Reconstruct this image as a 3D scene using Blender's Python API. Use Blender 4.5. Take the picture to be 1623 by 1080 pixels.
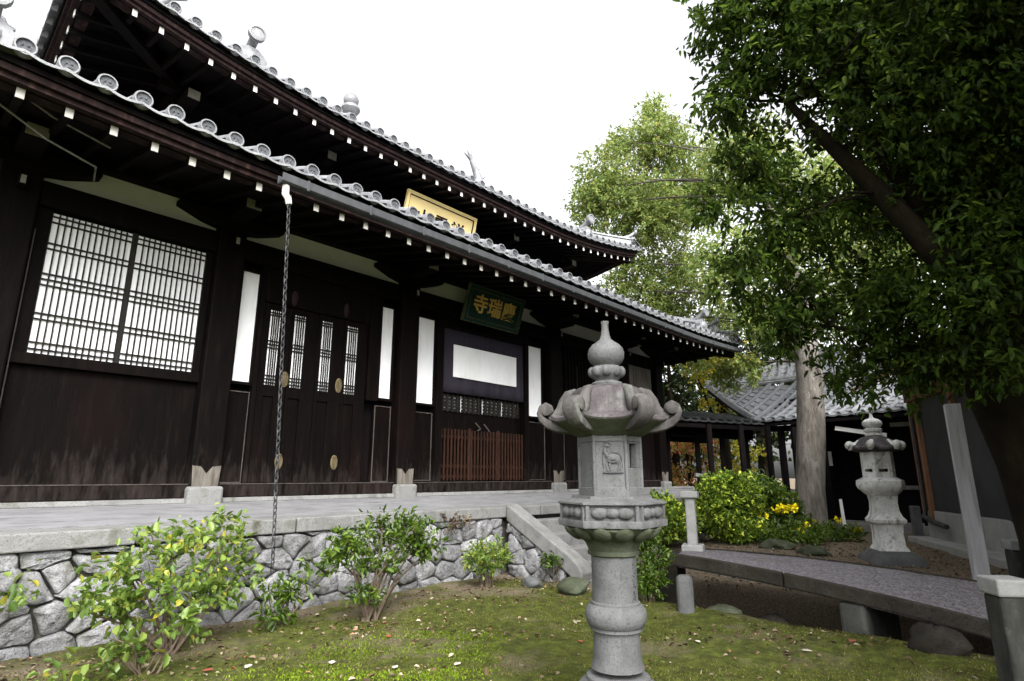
import bpy, math, random
import numpy as np
from mathutils import Vector, Matrix, Euler

random.seed(7)
rng = np.random.default_rng(7)
for o in list(bpy.data.objects):
    bpy.data.objects.remove(o)
SC = bpy.context.scene
COL = SC.collection
R = math.radians
PI = math.pi

# ------------------------------------------------------------------ camera, sky, sun, exposure
cd = bpy.data.cameras.new("camera")
cam = bpy.data.objects.new("camera", cd)
COL.objects.link(cam)
cd.sensor_width = 36.0
cd.lens = 919.3 / 1623 * 36
cd.clip_start = 0.05
cd.clip_end = 2000
cam.location = (0, 0, 1.25)
cam.rotation_euler = (R(90 + 13.27), 0, R(42.43 - 90))
SC.camera = cam

SUN_EL, SUN_AZ = R(44), R(238)          # azimuth measured from +X towards +Y
w = bpy.data.worlds.new("World")
SC.world = w
w.use_nodes = True
nt = w.node_tree
nt.nodes.clear()
sky = nt.nodes.new("ShaderNodeTexSky")
sky.sky_type = 'NISHITA'
sky.sun_disc = False
sky.sun_elevation = SUN_EL
sky.sun_rotation = R(90) - SUN_AZ
sky.air_density = 1.0
sky.dust_density = 6.0
hsv = nt.nodes.new("ShaderNodeHueSaturation")
hsv.inputs['Saturation'].default_value = 0.12
bg = nt.nodes.new("ShaderNodeBackground")
bg.inputs['Strength'].default_value = 0.15
wo = nt.nodes.new("ShaderNodeOutputWorld")
nt.links.new(sky.outputs[0], hsv.inputs['Color'])
nt.links.new(hsv.outputs[0], bg.inputs['Color'])
nt.links.new(bg.outputs[0], wo.inputs['Surface'])

sl = bpy.data.lights.new("sun", 'SUN')
sl.energy = 0.5
sl.angle = R(35)
sl.color = (1.0, 0.96, 0.9)
so = bpy.data.objects.new("sun", sl)
COL.objects.link(so)
sv = Vector((math.cos(SUN_EL) * math.cos(SUN_AZ), math.cos(SUN_EL) * math.sin(SUN_AZ), math.sin(SUN_EL)))
so.rotation_euler = sv.to_track_quat('Z', 'Y').to_euler()
so.location = sv * 60
SC.view_settings.view_transform = 'Standard'
SC.view_settings.look = 'None'
SC.view_settings.exposure = 1.88
SC.view_settings.gamma = 1.0
SC.cycles.max_bounces = 8
SC.cycles.diffuse_bounces = 4
SC.cycles.transmission_bounces = 4
SC.cycles.transparent_max_bounces = 4


# ------------------------------------------------------------------ materials
def ramp(nt, cols):
    r = nt.nodes.new("ShaderNodeValToRGB")
    el = r.color_ramp.elements
    while len(el) < len(cols):
        el.new(0.5)
    for e, (p, c) in zip(el, cols):
        e.position = p
        e.color = (c[0], c[1], c[2], 1)
    return r


def noise(nt, vec, scale, detail=6, rough=0.6, stretch=None, dist=0.0):
    if stretch:
        m = nt.nodes.new("ShaderNodeMapping")
        m.inputs['Scale'].default_value = stretch
        nt.links.new(vec, m.inputs['Vector'])
        vec = m.outputs[0]
    n = nt.nodes.new("ShaderNodeTexNoise")
    n.inputs['Scale'].default_value = scale
    n.inputs['Detail'].default_value = detail
    n.inputs['Roughness'].default_value = rough
    n.inputs['Distortion'].default_value = dist
    nt.links.new(vec, n.inputs['Vector'])
    return n.outputs['Fac']


def mixc(nt, fac, a, b, mode='MIX'):
    m = nt.nodes.new("ShaderNodeMix")
    m.data_type = 'RGBA'
    m.blend_type = mode
    if isinstance(fac, float):
        m.inputs[0].default_value = fac
    else:
        nt.links.new(fac, m.inputs[0])
    for s, v in ((6, a), (7, b)):
        if isinstance(v, tuple):
            m.inputs[s].default_value = (v[0], v[1], v[2], 1)
        else:
            nt.links.new(v, m.inputs[s])
    return m.outputs[2]


def maprange(nt, v, a, b, c=0.0, d=1.0):
    m = nt.nodes.new("ShaderNodeMapRange")
    nt.links.new(v, m.inputs[0])
    for i, x in zip((1, 2, 3, 4), (a, b, c, d)):
        m.inputs[i].default_value = x
    return m.outputs[0]


def new_mat(name):
    m = bpy.data.materials.new(name)
    m.use_nodes = True
    t = m.node_tree
    b = t.nodes['Principled BSDF']
    g = t.nodes.new("ShaderNodeNewGeometry")
    tc = t.nodes.new("ShaderNodeTexCoord")
    return m, t, b, g, tc


def mat(name, cols, scale=6, stretch=None, rough=0.8, bump=0.3, bscale=None, spots=None, spotcol=None,
        spotrange=(0.55, 0.65), spotscale=3, island=0.0, metallic=0.0, spec=0.12, detail=8, fine=None, worldpos=False, streak=None, bdist=0.02):
    m, t, b, g, tc = new_mat(name)
    P = g.outputs['Position'] if worldpos else tc.outputs['Object']
    n = noise(t, P, scale, detail, 0.65, stretch)
    c = ramp(t, cols)
    t.links.new(n, c.inputs[0])
    out = c.outputs[0]
    if fine:
        f = noise(t, P, fine[0], 3, 0.7)
        out = mixc(t, maprange(t, f, fine[2], fine[3]), out, fine[1])
    if spotcol:
        s = noise(t, P, spotscale, 7, 0.7, spots)
        out = mixc(t, maprange(t, s, *spotrange), out, spotcol)
    if streak:
        s2 = noise(t, P, streak[0], 5, 0.6, (1.0, 1.0, streak[1]))
        out = mixc(t, maprange(t, s2, streak[3], streak[4], 0, 0.8), out, streak[2])
    if island:
        v = maprange(t, g.outputs['Random Per Island'], 0, 1, 1 - island, 1 + island)
        h = t.nodes.new("ShaderNodeHueSaturation")
        t.links.new(out, h.inputs['Color'])
        t.links.new(v, h.inputs['Value'])
        out = h.outputs[0]
    t.links.new(out, b.inputs['Base Color'])
    b.inputs['Roughness'].default_value = rough
    b.inputs['Metallic'].default_value = metallic
    b.inputs['Specular IOR Level'].default_value = spec
    if bump:
        bn = noise(t, P, bscale or scale * 6, 6, 0.7, stretch)
        bu = t.nodes.new("ShaderNodeBump")
        bu.inputs['Strength'].default_value = bump
        bu.inputs['Distance'].default_value = bdist
        t.links.new(bn, bu.inputs['Height'])
        t.links.new(bu.outputs[0], b.inputs['Normal'])
    return m


def leaf_mat(name, cols, trans=0.4, rough=0.45, spec=0.4, vary=0.28, vscale=1.3):
    m, t, b, g, tc = new_mat(name)
    c = ramp(t, cols)
    t.links.new(g.outputs['Random Per Island'], c.inputs[0])
    n = noise(t, g.outputs['Position'], vscale, 3, 0.6)
    h = t.nodes.new("ShaderNodeHueSaturation")
    t.links.new(c.outputs[0], h.inputs['Color'])
    t.links.new(maprange(t, n, 0.3, 0.7, 1 - vary, 1 + vary), h.inputs['Value'])
    t.links.new(h.outputs[0], b.inputs['Base Color'])
    b.inputs['Roughness'].default_value = rough
    b.inputs['Specular IOR Level'].default_value = spec
    tr = t.nodes.new("ShaderNodeBsdfTranslucent")
    h2 = t.nodes.new("ShaderNodeHueSaturation")
    h2.inputs['Value'].default_value = 1.5
    h2.inputs['Hue'].default_value = 0.485
    t.links.new(h.outputs[0], h2.inputs['Color'])
    t.links.new(h2.outputs[0], tr.inputs['Color'])
    mx = t.nodes.new("ShaderNodeMixShader")
    mx.inputs[0].default_value = trans
    t.links.new(b.outputs[0], mx.inputs[1])
    t.links.new(tr.outputs[0], mx.inputs[2])
    t.links.new(mx.outputs[0], t.nodes['Material Output'].inputs['Surface'])
    return m


def wood_wall_mat(name, base, lo, weather=True):
    """dark boards with vertical grain, bleached in ragged tongues near the floor"""
    m, t, b, g, tc = new_mat(name)
    P = g.outputs['Position']
    n = noise(t, P, 5, 8, 0.65, (3.0, 3.0, 0.35))
    c = ramp(t, [(0.3, lo), (0.55, base), (0.75, (base[0] * 3.2, base[1] * 2.8, base[2] * 2.5))])
    t.links.new(n, c.inputs[0])
    out = c.outputs[0]
    n3 = noise(t, P, 1.1, 5, 0.6, (1.0, 1.0, 0.5))
    out = mixc(t, maprange(t, n3, 0.5, 0.72, 0, 0.35), out, (0.010, 0.0042, 0.0034))
    if weather:
        sep = t.nodes.new("ShaderNodeSeparateXYZ")
        t.links.new(P, sep.inputs[0])
        n2 = noise(t, P, 6, 6, 0.7, (2.6, 2.6, 0.5))
        hgt = maprange(t, sep.outputs[2], 1.15, 1.9, 0.26, -0.12)
        ad = t.nodes.new("ShaderNodeMath")
        t.links.new(n2, ad.inputs[0])
        t.links.new(hgt, ad.inputs[1])
        out = mixc(t, maprange(t, ad.outputs[0], 0.62, 1.05, 0, 0.5), out, (0.060, 0.048, 0.043))
    t.links.new(out, b.inputs['Base Color'])
    b.inputs['Roughness'].default_value = 0.7
    b.inputs['Specular IOR Level'].default_value = 0.06
    bu = t.nodes.new("ShaderNodeBump")
    bu.inputs['Strength'].default_value = 0.35
    bu.inputs['Distance'].default_value = 0.01
    t.links.new(noise(t, P, 20, 6, 0.7, (3.0, 3.0, 0.25)), bu.inputs['Height'])
    t.links.new(bu.outputs[0], b.inputs['Normal'])
    return m


def ground_mat():
    m, t, b, g, tc = new_mat("moss_and_soil")
    P = g.outputs['Position']
    sep = t.nodes.new("ShaderNodeSeparateXYZ")
    t.links.new(P, sep.inputs[0])
    n1 = noise(t, P, 1.1, 7, 0.65)
    n2 = noise(t, P, 9, 8, 0.7)
    n3 = noise(t, P, 55, 5, 0.75)
    moss = ramp(t, [(0.3, (0.026, 0.030, 0.008)), (0.5, (0.058, 0.068, 0.014)), (0.7, (0.11, 0.13, 0.022))])
    t.links.new(n2, moss.inputs[0])
    soil = ramp(t, [(0.3, (0.05, 0.037, 0.025)), (0.5, (0.14, 0.11, 0.078)), (0.72, (0.27, 0.23, 0.17))])
    t.links.new(n3, soil.inputs[0])
    # soil takes over beyond the bridge and close to the stone wall
    ex = maprange(t, sep.outputs[0], 5.4, 7.6, 0.0, 0.42)
    ey = maprange(t, sep.outputs[1], 4.5, 5.5, 0.0, 0.13)
    ad = t.nodes.new("ShaderNodeMath")
    t.links.new(ex, ad.inputs[0])
    t.links.new(ey, ad.inputs[1])
    ad2 = t.nodes.new("ShaderNodeMath")
    t.links.new(ad.outputs[0], ad2.inputs[0])
    t.links.new(n1, ad2.inputs[1])
    out = mixc(t, maprange(t, ad2.outputs[0], 0.53, 0.71), moss.outputs[0], soil.outputs[0])
    out = mixc(t, maprange(t, n3, 0.56, 0.7, 0, 0.55), out, (0.10, 0.08, 0.05))
    t.links.new(out, b.inputs['Base Color'])
    b.inputs['Roughness'].default_value = 0.95
    b.inputs['Specular IOR Level'].default_value = 0.1
    bu = t.nodes.new("ShaderNodeBump")
    bu.inputs['Strength'].default_value = 0.8
    bu.inputs['Distance'].default_value = 0.03
    t.links.new(noise(t, P, 40, 8, 0.75), bu.inputs['Height'])
    t.links.new(bu.outputs[0], b.inputs['Normal'])
    return m


M = {}
M['wood'] = wood_wall_mat("dark_timber", (0.0026, 0.0017, 0.0014), (0.0012, 0.0008, 0.0008))
M['woodplain'] = wood_wall_mat("dark_timber_eaves", (0.0043, 0.0033, 0.0038), (0.0022, 0.0018, 0.0021), weather=False)
M['woodred'] = wood_wall_mat("reddish_fascia_timber", (0.0236, 0.0147, 0.0144), (0.0104, 0.0068, 0.0069), weather=False)
M['gate'] = mat("red_brown_slats", [(0.3, (0.0132, 0.0058, 0.0039)), (0.7, (0.0378, 0.0165, 0.0100))], 4, (3, 3, .4), 0.6, 0.2)
M['weathered'] = mat("bleached_timber", [(0.3, (0.0490, 0.0420, 0.0350)), (0.7, (0.1680, 0.1540, 0.1330))], 6, (3, 3, .4), 0.85, 0.4)
M['edge'] = mat("worn_and_lit_timber_edge", [(0.3, (0.0350, 0.0280, 0.0245)), (0.7, (0.0910, 0.0805, 0.0735))], 6, (3, 3, .4), 0.8, 0.2)
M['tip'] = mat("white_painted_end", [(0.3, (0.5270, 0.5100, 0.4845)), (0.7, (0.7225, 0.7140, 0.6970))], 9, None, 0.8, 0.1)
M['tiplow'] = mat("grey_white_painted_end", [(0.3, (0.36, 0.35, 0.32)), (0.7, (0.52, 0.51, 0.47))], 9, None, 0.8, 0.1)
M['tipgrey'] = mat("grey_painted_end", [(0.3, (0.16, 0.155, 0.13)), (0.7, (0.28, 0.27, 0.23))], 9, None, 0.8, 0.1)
M['plaster'] = mat("aged_plaster", [(0.3, (0.60, 0.60, 0.66)), (0.7, (0.70, 0.70, 0.76))], 2.5, None, 0.9, 0.05)
M['paper'] = mat("white_paper", [(0.25, (0.74, 0.74, 0.75)), (0.6, (0.86, 0.87, 0.89))], 1.6, (1.6, 1, .7), 0.9, 0.03, spotcol=(0.66, 0.655, 0.63), spotrange=(0.56, 0.8), spotscale=2.5, spots=(2.5, 1, .5))
M['cloth'] = mat("dark_purple_cloth", [(0.3, (0.022, 0.019, 0.027)), (0.7, (0.036, 0.031, 0.044))], 5, (3, 3, .3), 0.9, 0.1)
M['tile'] = mat("smoked_grey_tile", [(0.25, (0.0946, 0.0983, 0.1056)), (0.5, (0.1747, 0.1784, 0.1893)), (0.75, (0.2766, 0.2803, 0.2912))], 7, None, 0.42, 0.25,
                spotcol=(0.0510, 0.0546, 0.0510), spotrange=(0.6, 0.8), spotscale=5, island=0.12, spec=0.6)
M['tileshade'] = mat("shaded_grey_tile", [(0.25, (0.0192, 0.0208, 0.0208)), (0.75, (0.0640, 0.0672, 0.0672))], 7, None, 0.8, 0.25, island=0.2)  # grey tile darkened so its colour carries the corridor roof's shade
M['tileface'] = mat("dark_moulded_tile_face", [(0.3, (0.055, 0.058, 0.066)), (0.7, (0.12, 0.125, 0.135))], 30, None, 0.6, 0.5, 60)
M['tiledark'] = mat("dark_grey_tile", [(0.25, (0.0849, 0.0896, 0.0991)), (0.75, (0.1886, 0.1933, 0.2075))], 7, None, 0.5, 0.25, island=0.2, spec=0.5)
M['granite'] = mat("weathered_granite", [(0.25, (0.0589, 0.0604, 0.0601)), (0.5, (0.1023, 0.1039, 0.1043)), (0.75, (0.1395, 0.1410, 0.1422))], 4, None, 0.85, 0.35, 60,
                   spotcol=(0.0310, 0.0326, 0.0253), spotrange=(0.56, 0.72), spotscale=3.2, fine=(120, (0.0372, 0.0372, 0.0395), 0.56, 0.68), streak=(9, .12, (0.0506, 0.0515, 0.0469), .54, .74))
M['granitecap'] = mat("lichen_stained_granite", [(0.25, (0.0315, 0.0268, 0.0276)), (0.5, (0.0693, 0.0614, 0.0633)), (0.75, (0.1260, 0.1212, 0.1168))], 5, (1, 1, .45), 0.9, 0.4, 50,
                      spotcol=(0.1354, 0.1354, 0.1298), spotrange=(0.54, 0.66), spotscale=4, fine=(120, (0.0315, 0.0283, 0.0292), 0.56, 0.7), streak=(14, .14, (0.0427, 0.0374, 0.0384), .48, .64))
M['capscroll'] = mat("mottled_grey_granite", [(0.25, (0.0315, 0.0279, 0.0270)), (0.5, (0.0693, 0.0638, 0.0619)), (0.75, (0.1259, 0.1261, 0.1145))], 5, (1, 1, .45), 0.9, 0.4, 50,
                      spotcol=(0.1354, 0.1408, 0.1272), spotrange=(0.54, 0.66), spotscale=4, fine=(120, (0.0315, 0.0293, 0.0286), 0.56, 0.7), streak=(14, .14, (0.0427, 0.0389, 0.0376), .48, .64))
M['granitemoss'] = mat("mossy_granite", [(0.3, (0.0271, 0.0312, 0.0177)), (0.5, (0.0577, 0.0662, 0.0418)), (0.75, (0.1119, 0.1232, 0.0964))], 4, None, 0.9, 0.4, 50, fine=(110, (0.0306, 0.0331, 0.0257), 0.56, 0.7))
M['granitelight'] = mat("pale_granite", [(0.3, (0.2079, 0.2079, 0.2051)), (0.7, (0.3176, 0.3176, 0.3119))], 5, None, 0.85, 0.3, 60, fine=(130, (0.1156, 0.1156, 0.1156), 0.58, 0.7), streak=(8, .15, (0.1125, 0.1125, 0.1013), .56, .76))
M['lichen'] = mat("lichen_white_granite", [(0.3, (0.4050, 0.4050, 0.3915)), (0.5, (0.6480, 0.6480, 0.6278)), (0.75, (0.8910, 0.8910, 0.8640))], 5, None, 0.9, 0.4, 50, spotcol=(0.1890, 0.1890, 0.1620), spotrange=(0.56, 0.66), spotscale=5, fine=(60, (0.2700, 0.2700, 0.2565), 0.57, 0.68), streak=(9, .2, (0.1620, 0.1620, 0.1350), .55, .7))
M['poststone'] = mat("dark_weathered_post_stone", [(0.25, (0.0179, 0.0194, 0.0172)), (0.5, (0.0429, 0.0443, 0.0394)), (0.75, (0.0858, 0.0872, 0.0801))], 6, (1, 1, .5), 0.95, 0.6, 30, spotcol=(0.1144, 0.1144, 0.1073), spotrange=(0.6, 0.72), spotscale=6)
M['carved'] = mat("incised_and_shade_lines", [(0.3, (0.04, 0.04, 0.045)), (0.7, (0.09, 0.09, 0.095))], 20, None, 0.9, 0.1)  # worn strokes, and shade drawn as dark lines around the deer relief
M['rubble'] = mat("rubble_stone", [(0.25, (0.1228, 0.1228, 0.1298)), (0.5, (0.2597, 0.2597, 0.2705)), (0.75, (0.4183, 0.4183, 0.4328))], 3.5, None, 0.9, 1.0, 13,
                  spotcol=(0.0721, 0.0721, 0.0613), spotrange=(0.55, 0.7), spotscale=2.6, island=0.28, fine=(70, (0.0794, 0.0794, 0.0794), 0.55, 0.68), bdist=0.05, streak=(6, .5, (0.0896, 0.0922, 0.0704), .5, .72))
M['joint'] = mat("earth_joint", [(0.3, (0.0184, 0.0169, 0.0132)), (0.7, (0.0809, 0.0772, 0.0662))], 14, None, 0.95, 0.5)
M['paving'] = mat("worn_grey_paving", [(0.25, (0.1022, 0.1022, 0.1060)), (0.5, (0.1650, 0.1650, 0.1709)), (0.75, (0.2200, 0.2200, 0.2278))], 2.6, (1, 3, 1), 0.85, 0.25, 30,
                  spotcol=(0.0510, 0.0491, 0.0472), spotrange=(0.58, 0.72), spotscale=4, spots=(.5, 3, 1), fine=(45, (0.0590, 0.0590, 0.0590), 0.63, 0.74))
M['coping'] = mat("coping_granite", [(0.25, (0.1071, 0.1071, 0.1049)), (0.5, (0.1786, 0.1786, 0.1741)), (0.75, (0.2455, 0.2455, 0.2411))], 3, None, 0.9, 0.4, 40,
                  spotcol=(0.0670, 0.0670, 0.0491), spotrange=(0.55, 0.7), spotscale=3, fine=(90, (0.0536, 0.0536, 0.0536), 0.56, 0.68), streak=(5, .4, (0.085, 0.085, 0.065), .56, .74))
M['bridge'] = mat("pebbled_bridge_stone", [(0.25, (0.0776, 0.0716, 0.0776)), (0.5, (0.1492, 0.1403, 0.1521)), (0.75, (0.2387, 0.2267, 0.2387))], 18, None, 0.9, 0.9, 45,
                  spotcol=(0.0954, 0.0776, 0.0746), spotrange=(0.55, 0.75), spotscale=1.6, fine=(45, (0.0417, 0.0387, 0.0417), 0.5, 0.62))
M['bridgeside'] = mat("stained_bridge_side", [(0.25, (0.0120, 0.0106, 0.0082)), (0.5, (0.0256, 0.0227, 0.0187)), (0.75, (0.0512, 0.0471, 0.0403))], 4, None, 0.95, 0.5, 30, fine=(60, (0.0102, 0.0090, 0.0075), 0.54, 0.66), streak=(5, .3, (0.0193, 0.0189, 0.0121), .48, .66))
M['ground'] = ground_mat()
M['grass'] = leaf_mat("moss_blades", [(0.0, (0.048, 0.055, 0.012)), (0.5, (0.088, 0.100, 0.017)), (0.82, (0.125, 0.135, 0.028)), (1.0, (0.23, 0.20, 0.10))], 0.25, 0.8, 0.1)
M['brightmoss'] = leaf_mat("bright_moss", [(0.0, (0.0638, 0.0956, 0.0076)), (0.6, (0.1211, 0.1849, 0.0115)), (1.0, (0.1785, 0.2422, 0.0191))], 0.3, 0.8, 0.1)
M['litter'] = leaf_mat("dry_leaf_litter", [(0.0, (0.04, 0.026, 0.016)), (0.5, (0.11, 0.07, 0.04)), (0.8, (0.20, 0.155, 0.10)), (0.95, (0.34, 0.30, 0.22)), (1.0, (0.30, 0.08, 0.04))], 0.15, 0.8, 0.2)
M['leafpale'] = mat("pale_dry_leaf", [(0.3, (0.3750, 0.3450, 0.2700)), (0.7, (0.5400, 0.5100, 0.4275))], 30, None, 0.8, 0.2)
M['leafred'] = mat("red_fallen_leaf", [(0.3, (0.22, 0.05, 0.035)), (0.7, (0.36, 0.11, 0.07))], 30, None, 0.7, 0.2)
M['leafevergreen'] = leaf_mat("evergreen_leaf", [(0.0, (0.0160, 0.0276, 0.0069)), (0.45, (0.0347, 0.0647, 0.0105)), (0.8, (0.0595, 0.1076, 0.0147)), (1.0, (0.0940, 0.1462, 0.0195))], 0.55, 0.45, 0.12, 0.5, 2.2)
M['leafpaletree'] = leaf_mat("yellow_green_leaf", [(0.0, (0.0860, 0.1321, 0.0318)), (0.5, (0.1612, 0.2266, 0.0580)), (0.85, (0.2364, 0.3021, 0.0869)), (1.0, (0.3546, 0.3146, 0.0869))], 0.5, 0.55, 0.3)
M['leafhydrangea'] = leaf_mat("broad_yellow_green_leaf", [(0.0, (0.0563, 0.1102, 0.0169)), (0.5, (0.1287, 0.2045, 0.0363)), (0.9, (0.2173, 0.2912, 0.0605)), (1.0, (0.4025, 0.3620, 0.0484))], 0.4, 0.4, 0.45)
M['leafshrub'] = leaf_mat("mid_green_leaf", [(0.0, (0.0263, 0.0562, 0.0075)), (0.5, (0.0638, 0.1200, 0.0120)), (1.0, (0.1275, 0.1950, 0.0188))], 0.38, 0.38, 0.5)
M['leafhedge'] = leaf_mat("hedge_leaf", [(0.0, (0.0394, 0.0786, 0.0113)), (0.5, (0.1278, 0.2154, 0.0225)), (0.85, (0.3147, 0.4309, 0.0468)), (1.0, (0.9367, 1.0353, 0.1479))], 0.3, 0.4, 0.4)
M['leafdark'] = leaf_mat("far_dark_leaf", [(0.0, (0.0060, 0.0120, 0.0036)), (0.6, (0.0168, 0.0300, 0.0072)), (1.0, (0.0360, 0.0540, 0.0108))], 0.25, 0.6, 0.2)
M['leafyellow'] = leaf_mat("far_yellow_leaf", [(0.0, (0.13, 0.15, 0.02)), (0.5, (0.26, 0.27, 0.03)), (1.0, (0.40, 0.33, 0.04))], 0.5, 0.6, 0.2)
M['leafautumn'] = leaf_mat("autumn_leaf", [(0.0, (0.14, 0.18, 0.03)), (0.45, (0.26, 0.26, 0.06)), (0.7, (0.42, 0.22, 0.06)), (0.9, (0.50, 0.14, 0.08)), (1.0, (0.6, 0.35, 0.3))], 0.45, 0.6, 0.2)
M['petalyellow'] = mat("yellow_petal", [(0.3, (0.75, 0.60, 0.01)), (0.7, (0.85, 0.76, 0.03))], 20, None, 0.6, 0.0)
M['bark'] = mat("grey_bark", [(0.25, (0.0731, 0.0639, 0.0548)), (0.5, (0.1583, 0.1431, 0.1248)), (0.75, (0.2436, 0.2253, 0.2010))], 3, (3.5, 3.5, .7), 0.95, 1.0, 9,
                spotcol=(0.2741, 0.2680, 0.2436), spotrange=(0.58, 0.7), spotscale=2.2, worldpos=True, bdist=0.06, streak=(7, .25, (0.05, 0.046, 0.04), .5, .7))
M['barkdark'] = mat("dark_mossy_bark", [(0.25, (0.0062, 0.0048, 0.0029)), (0.5, (0.0143, 0.0110, 0.0066)), (0.75, (0.0286, 0.0220, 0.0132))], 5, (1.5, 1.5, .6), 0.95, 0.8, 24, worldpos=True)
M['limb'] = mat("dark_grey_limb", [(0.3, (0.035, 0.03, 0.025)), (0.7, (0.09, 0.08, 0.068))], 6, None, 0.95, 0.3, worldpos=True)
M['stem'] = mat("shrub_stem", [(0.3, (0.05, 0.035, 0.025)), (0.7, (0.14, 0.11, 0.08))], 12, None, 0.9, 0.2)
M['gutter'] = mat("dull_grey_metal", [(0.3, (0.0461, 0.0490, 0.0518)), (0.7, (0.0864, 0.0893, 0.0950))], 4, (2, 1, 1), 0.5, 0.1, metallic=0.3)
M['chain'] = mat("aged_iron", [(0.3, (0.0245, 0.0245, 0.0280)), (0.7, (0.0840, 0.0840, 0.0875))], 20, None, 0.5, 0.2, metallic=0.4)
M['brass'] = mat("old_brass", [(0.3, (0.0968, 0.0748, 0.0396)), (0.7, (0.1848, 0.1496, 0.0880))], 14, None, 0.5, 0.2, metallic=0.4)
M['gold'] = mat("gold_paint", [(0.3, (0.4950, 0.3119, 0.0644)), (0.7, (0.7128, 0.4885, 0.1287))], 9, None, 0.45, 0.2, metallic=0.2)
M['goldboard'] = mat("gilded_board", [(0.3, (1.4280, 1.1067, 0.4998)), (0.7, (1.2180, 0.9870, 0.5040))], 5, None, 0.6, 0.15)
M['black'] = mat("black_lacquer", [(0.3, (0.010, 0.009, 0.008)), (0.7, (0.02, 0.018, 0.016))], 9, None, 0.5, 0.1)
M['greenboard'] = mat("dark_green_board", [(0.3, (0.0060, 0.0192, 0.0156)), (0.7, (0.0132, 0.0372, 0.0288))], 9, None, 0.6, 0.25)
M['greenframe'] = mat("gilt_green_frame", [(0.3, (0.0160, 0.0320, 0.0240)), (0.5, (0.0480, 0.0640, 0.0320)), (0.7, (0.1280, 0.1120, 0.0480))], 22, None, 0.6, 0.4)
M['brownpost'] = mat("brown_timber_post", [(0.3, (0.1350, 0.0675, 0.0375)), (0.7, (0.2850, 0.1500, 0.0825))], 5, (3, 3, .4), 0.7, 0.2, worldpos=True)
M['panel'] = mat("dark_grey_panel", [(0.3, (0.0296, 0.0302, 0.0326)), (0.7, (0.0529, 0.0534, 0.0555))], 2, None, 0.6, 0.1)
M['concrete'] = mat("pale_concrete", [(0.3, (0.2448, 0.2412, 0.2304)), (0.7, (0.3744, 0.3708, 0.3600))], 2.2, None, 0.9, 0.2, fine=(80, (0.2016, 0.1980, 0.1872), 0.55, 0.7), streak=(4, .2, (0.1320, 0.1320, 0.1200), .55, .75))
M['concretedirty'] = mat("stained_concrete", [(0.3, (0.1248, 0.1209, 0.1131)), (0.7, (0.2340, 0.2301, 0.2184))], 3, None, 0.9, 0.3)
M['signwood'] = mat("silvery_square_post", [(0.3, (0.3600, 0.3600, 0.3700)), (0.7, (0.5600, 0.5600, 0.5800))], 4, (3, 3, .3), 0.7, 0.15, streak=(14, .06, (0.1750, 0.1688, 0.1625), .5, .7))
M['whitewash'] = mat("white_render", [(0.3, (0.70, 0.70, 0.68)), (0.7, (0.82, 0.82, 0.80))], 3, None, 0.9, 0.05)
M['cable'] = mat("grey_cable", [(0.3, (0.10, 0.10, 0.10)), (0.7, (0.30, 0.29, 0.28))], 20, None, 0.6, 0.0)


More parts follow.
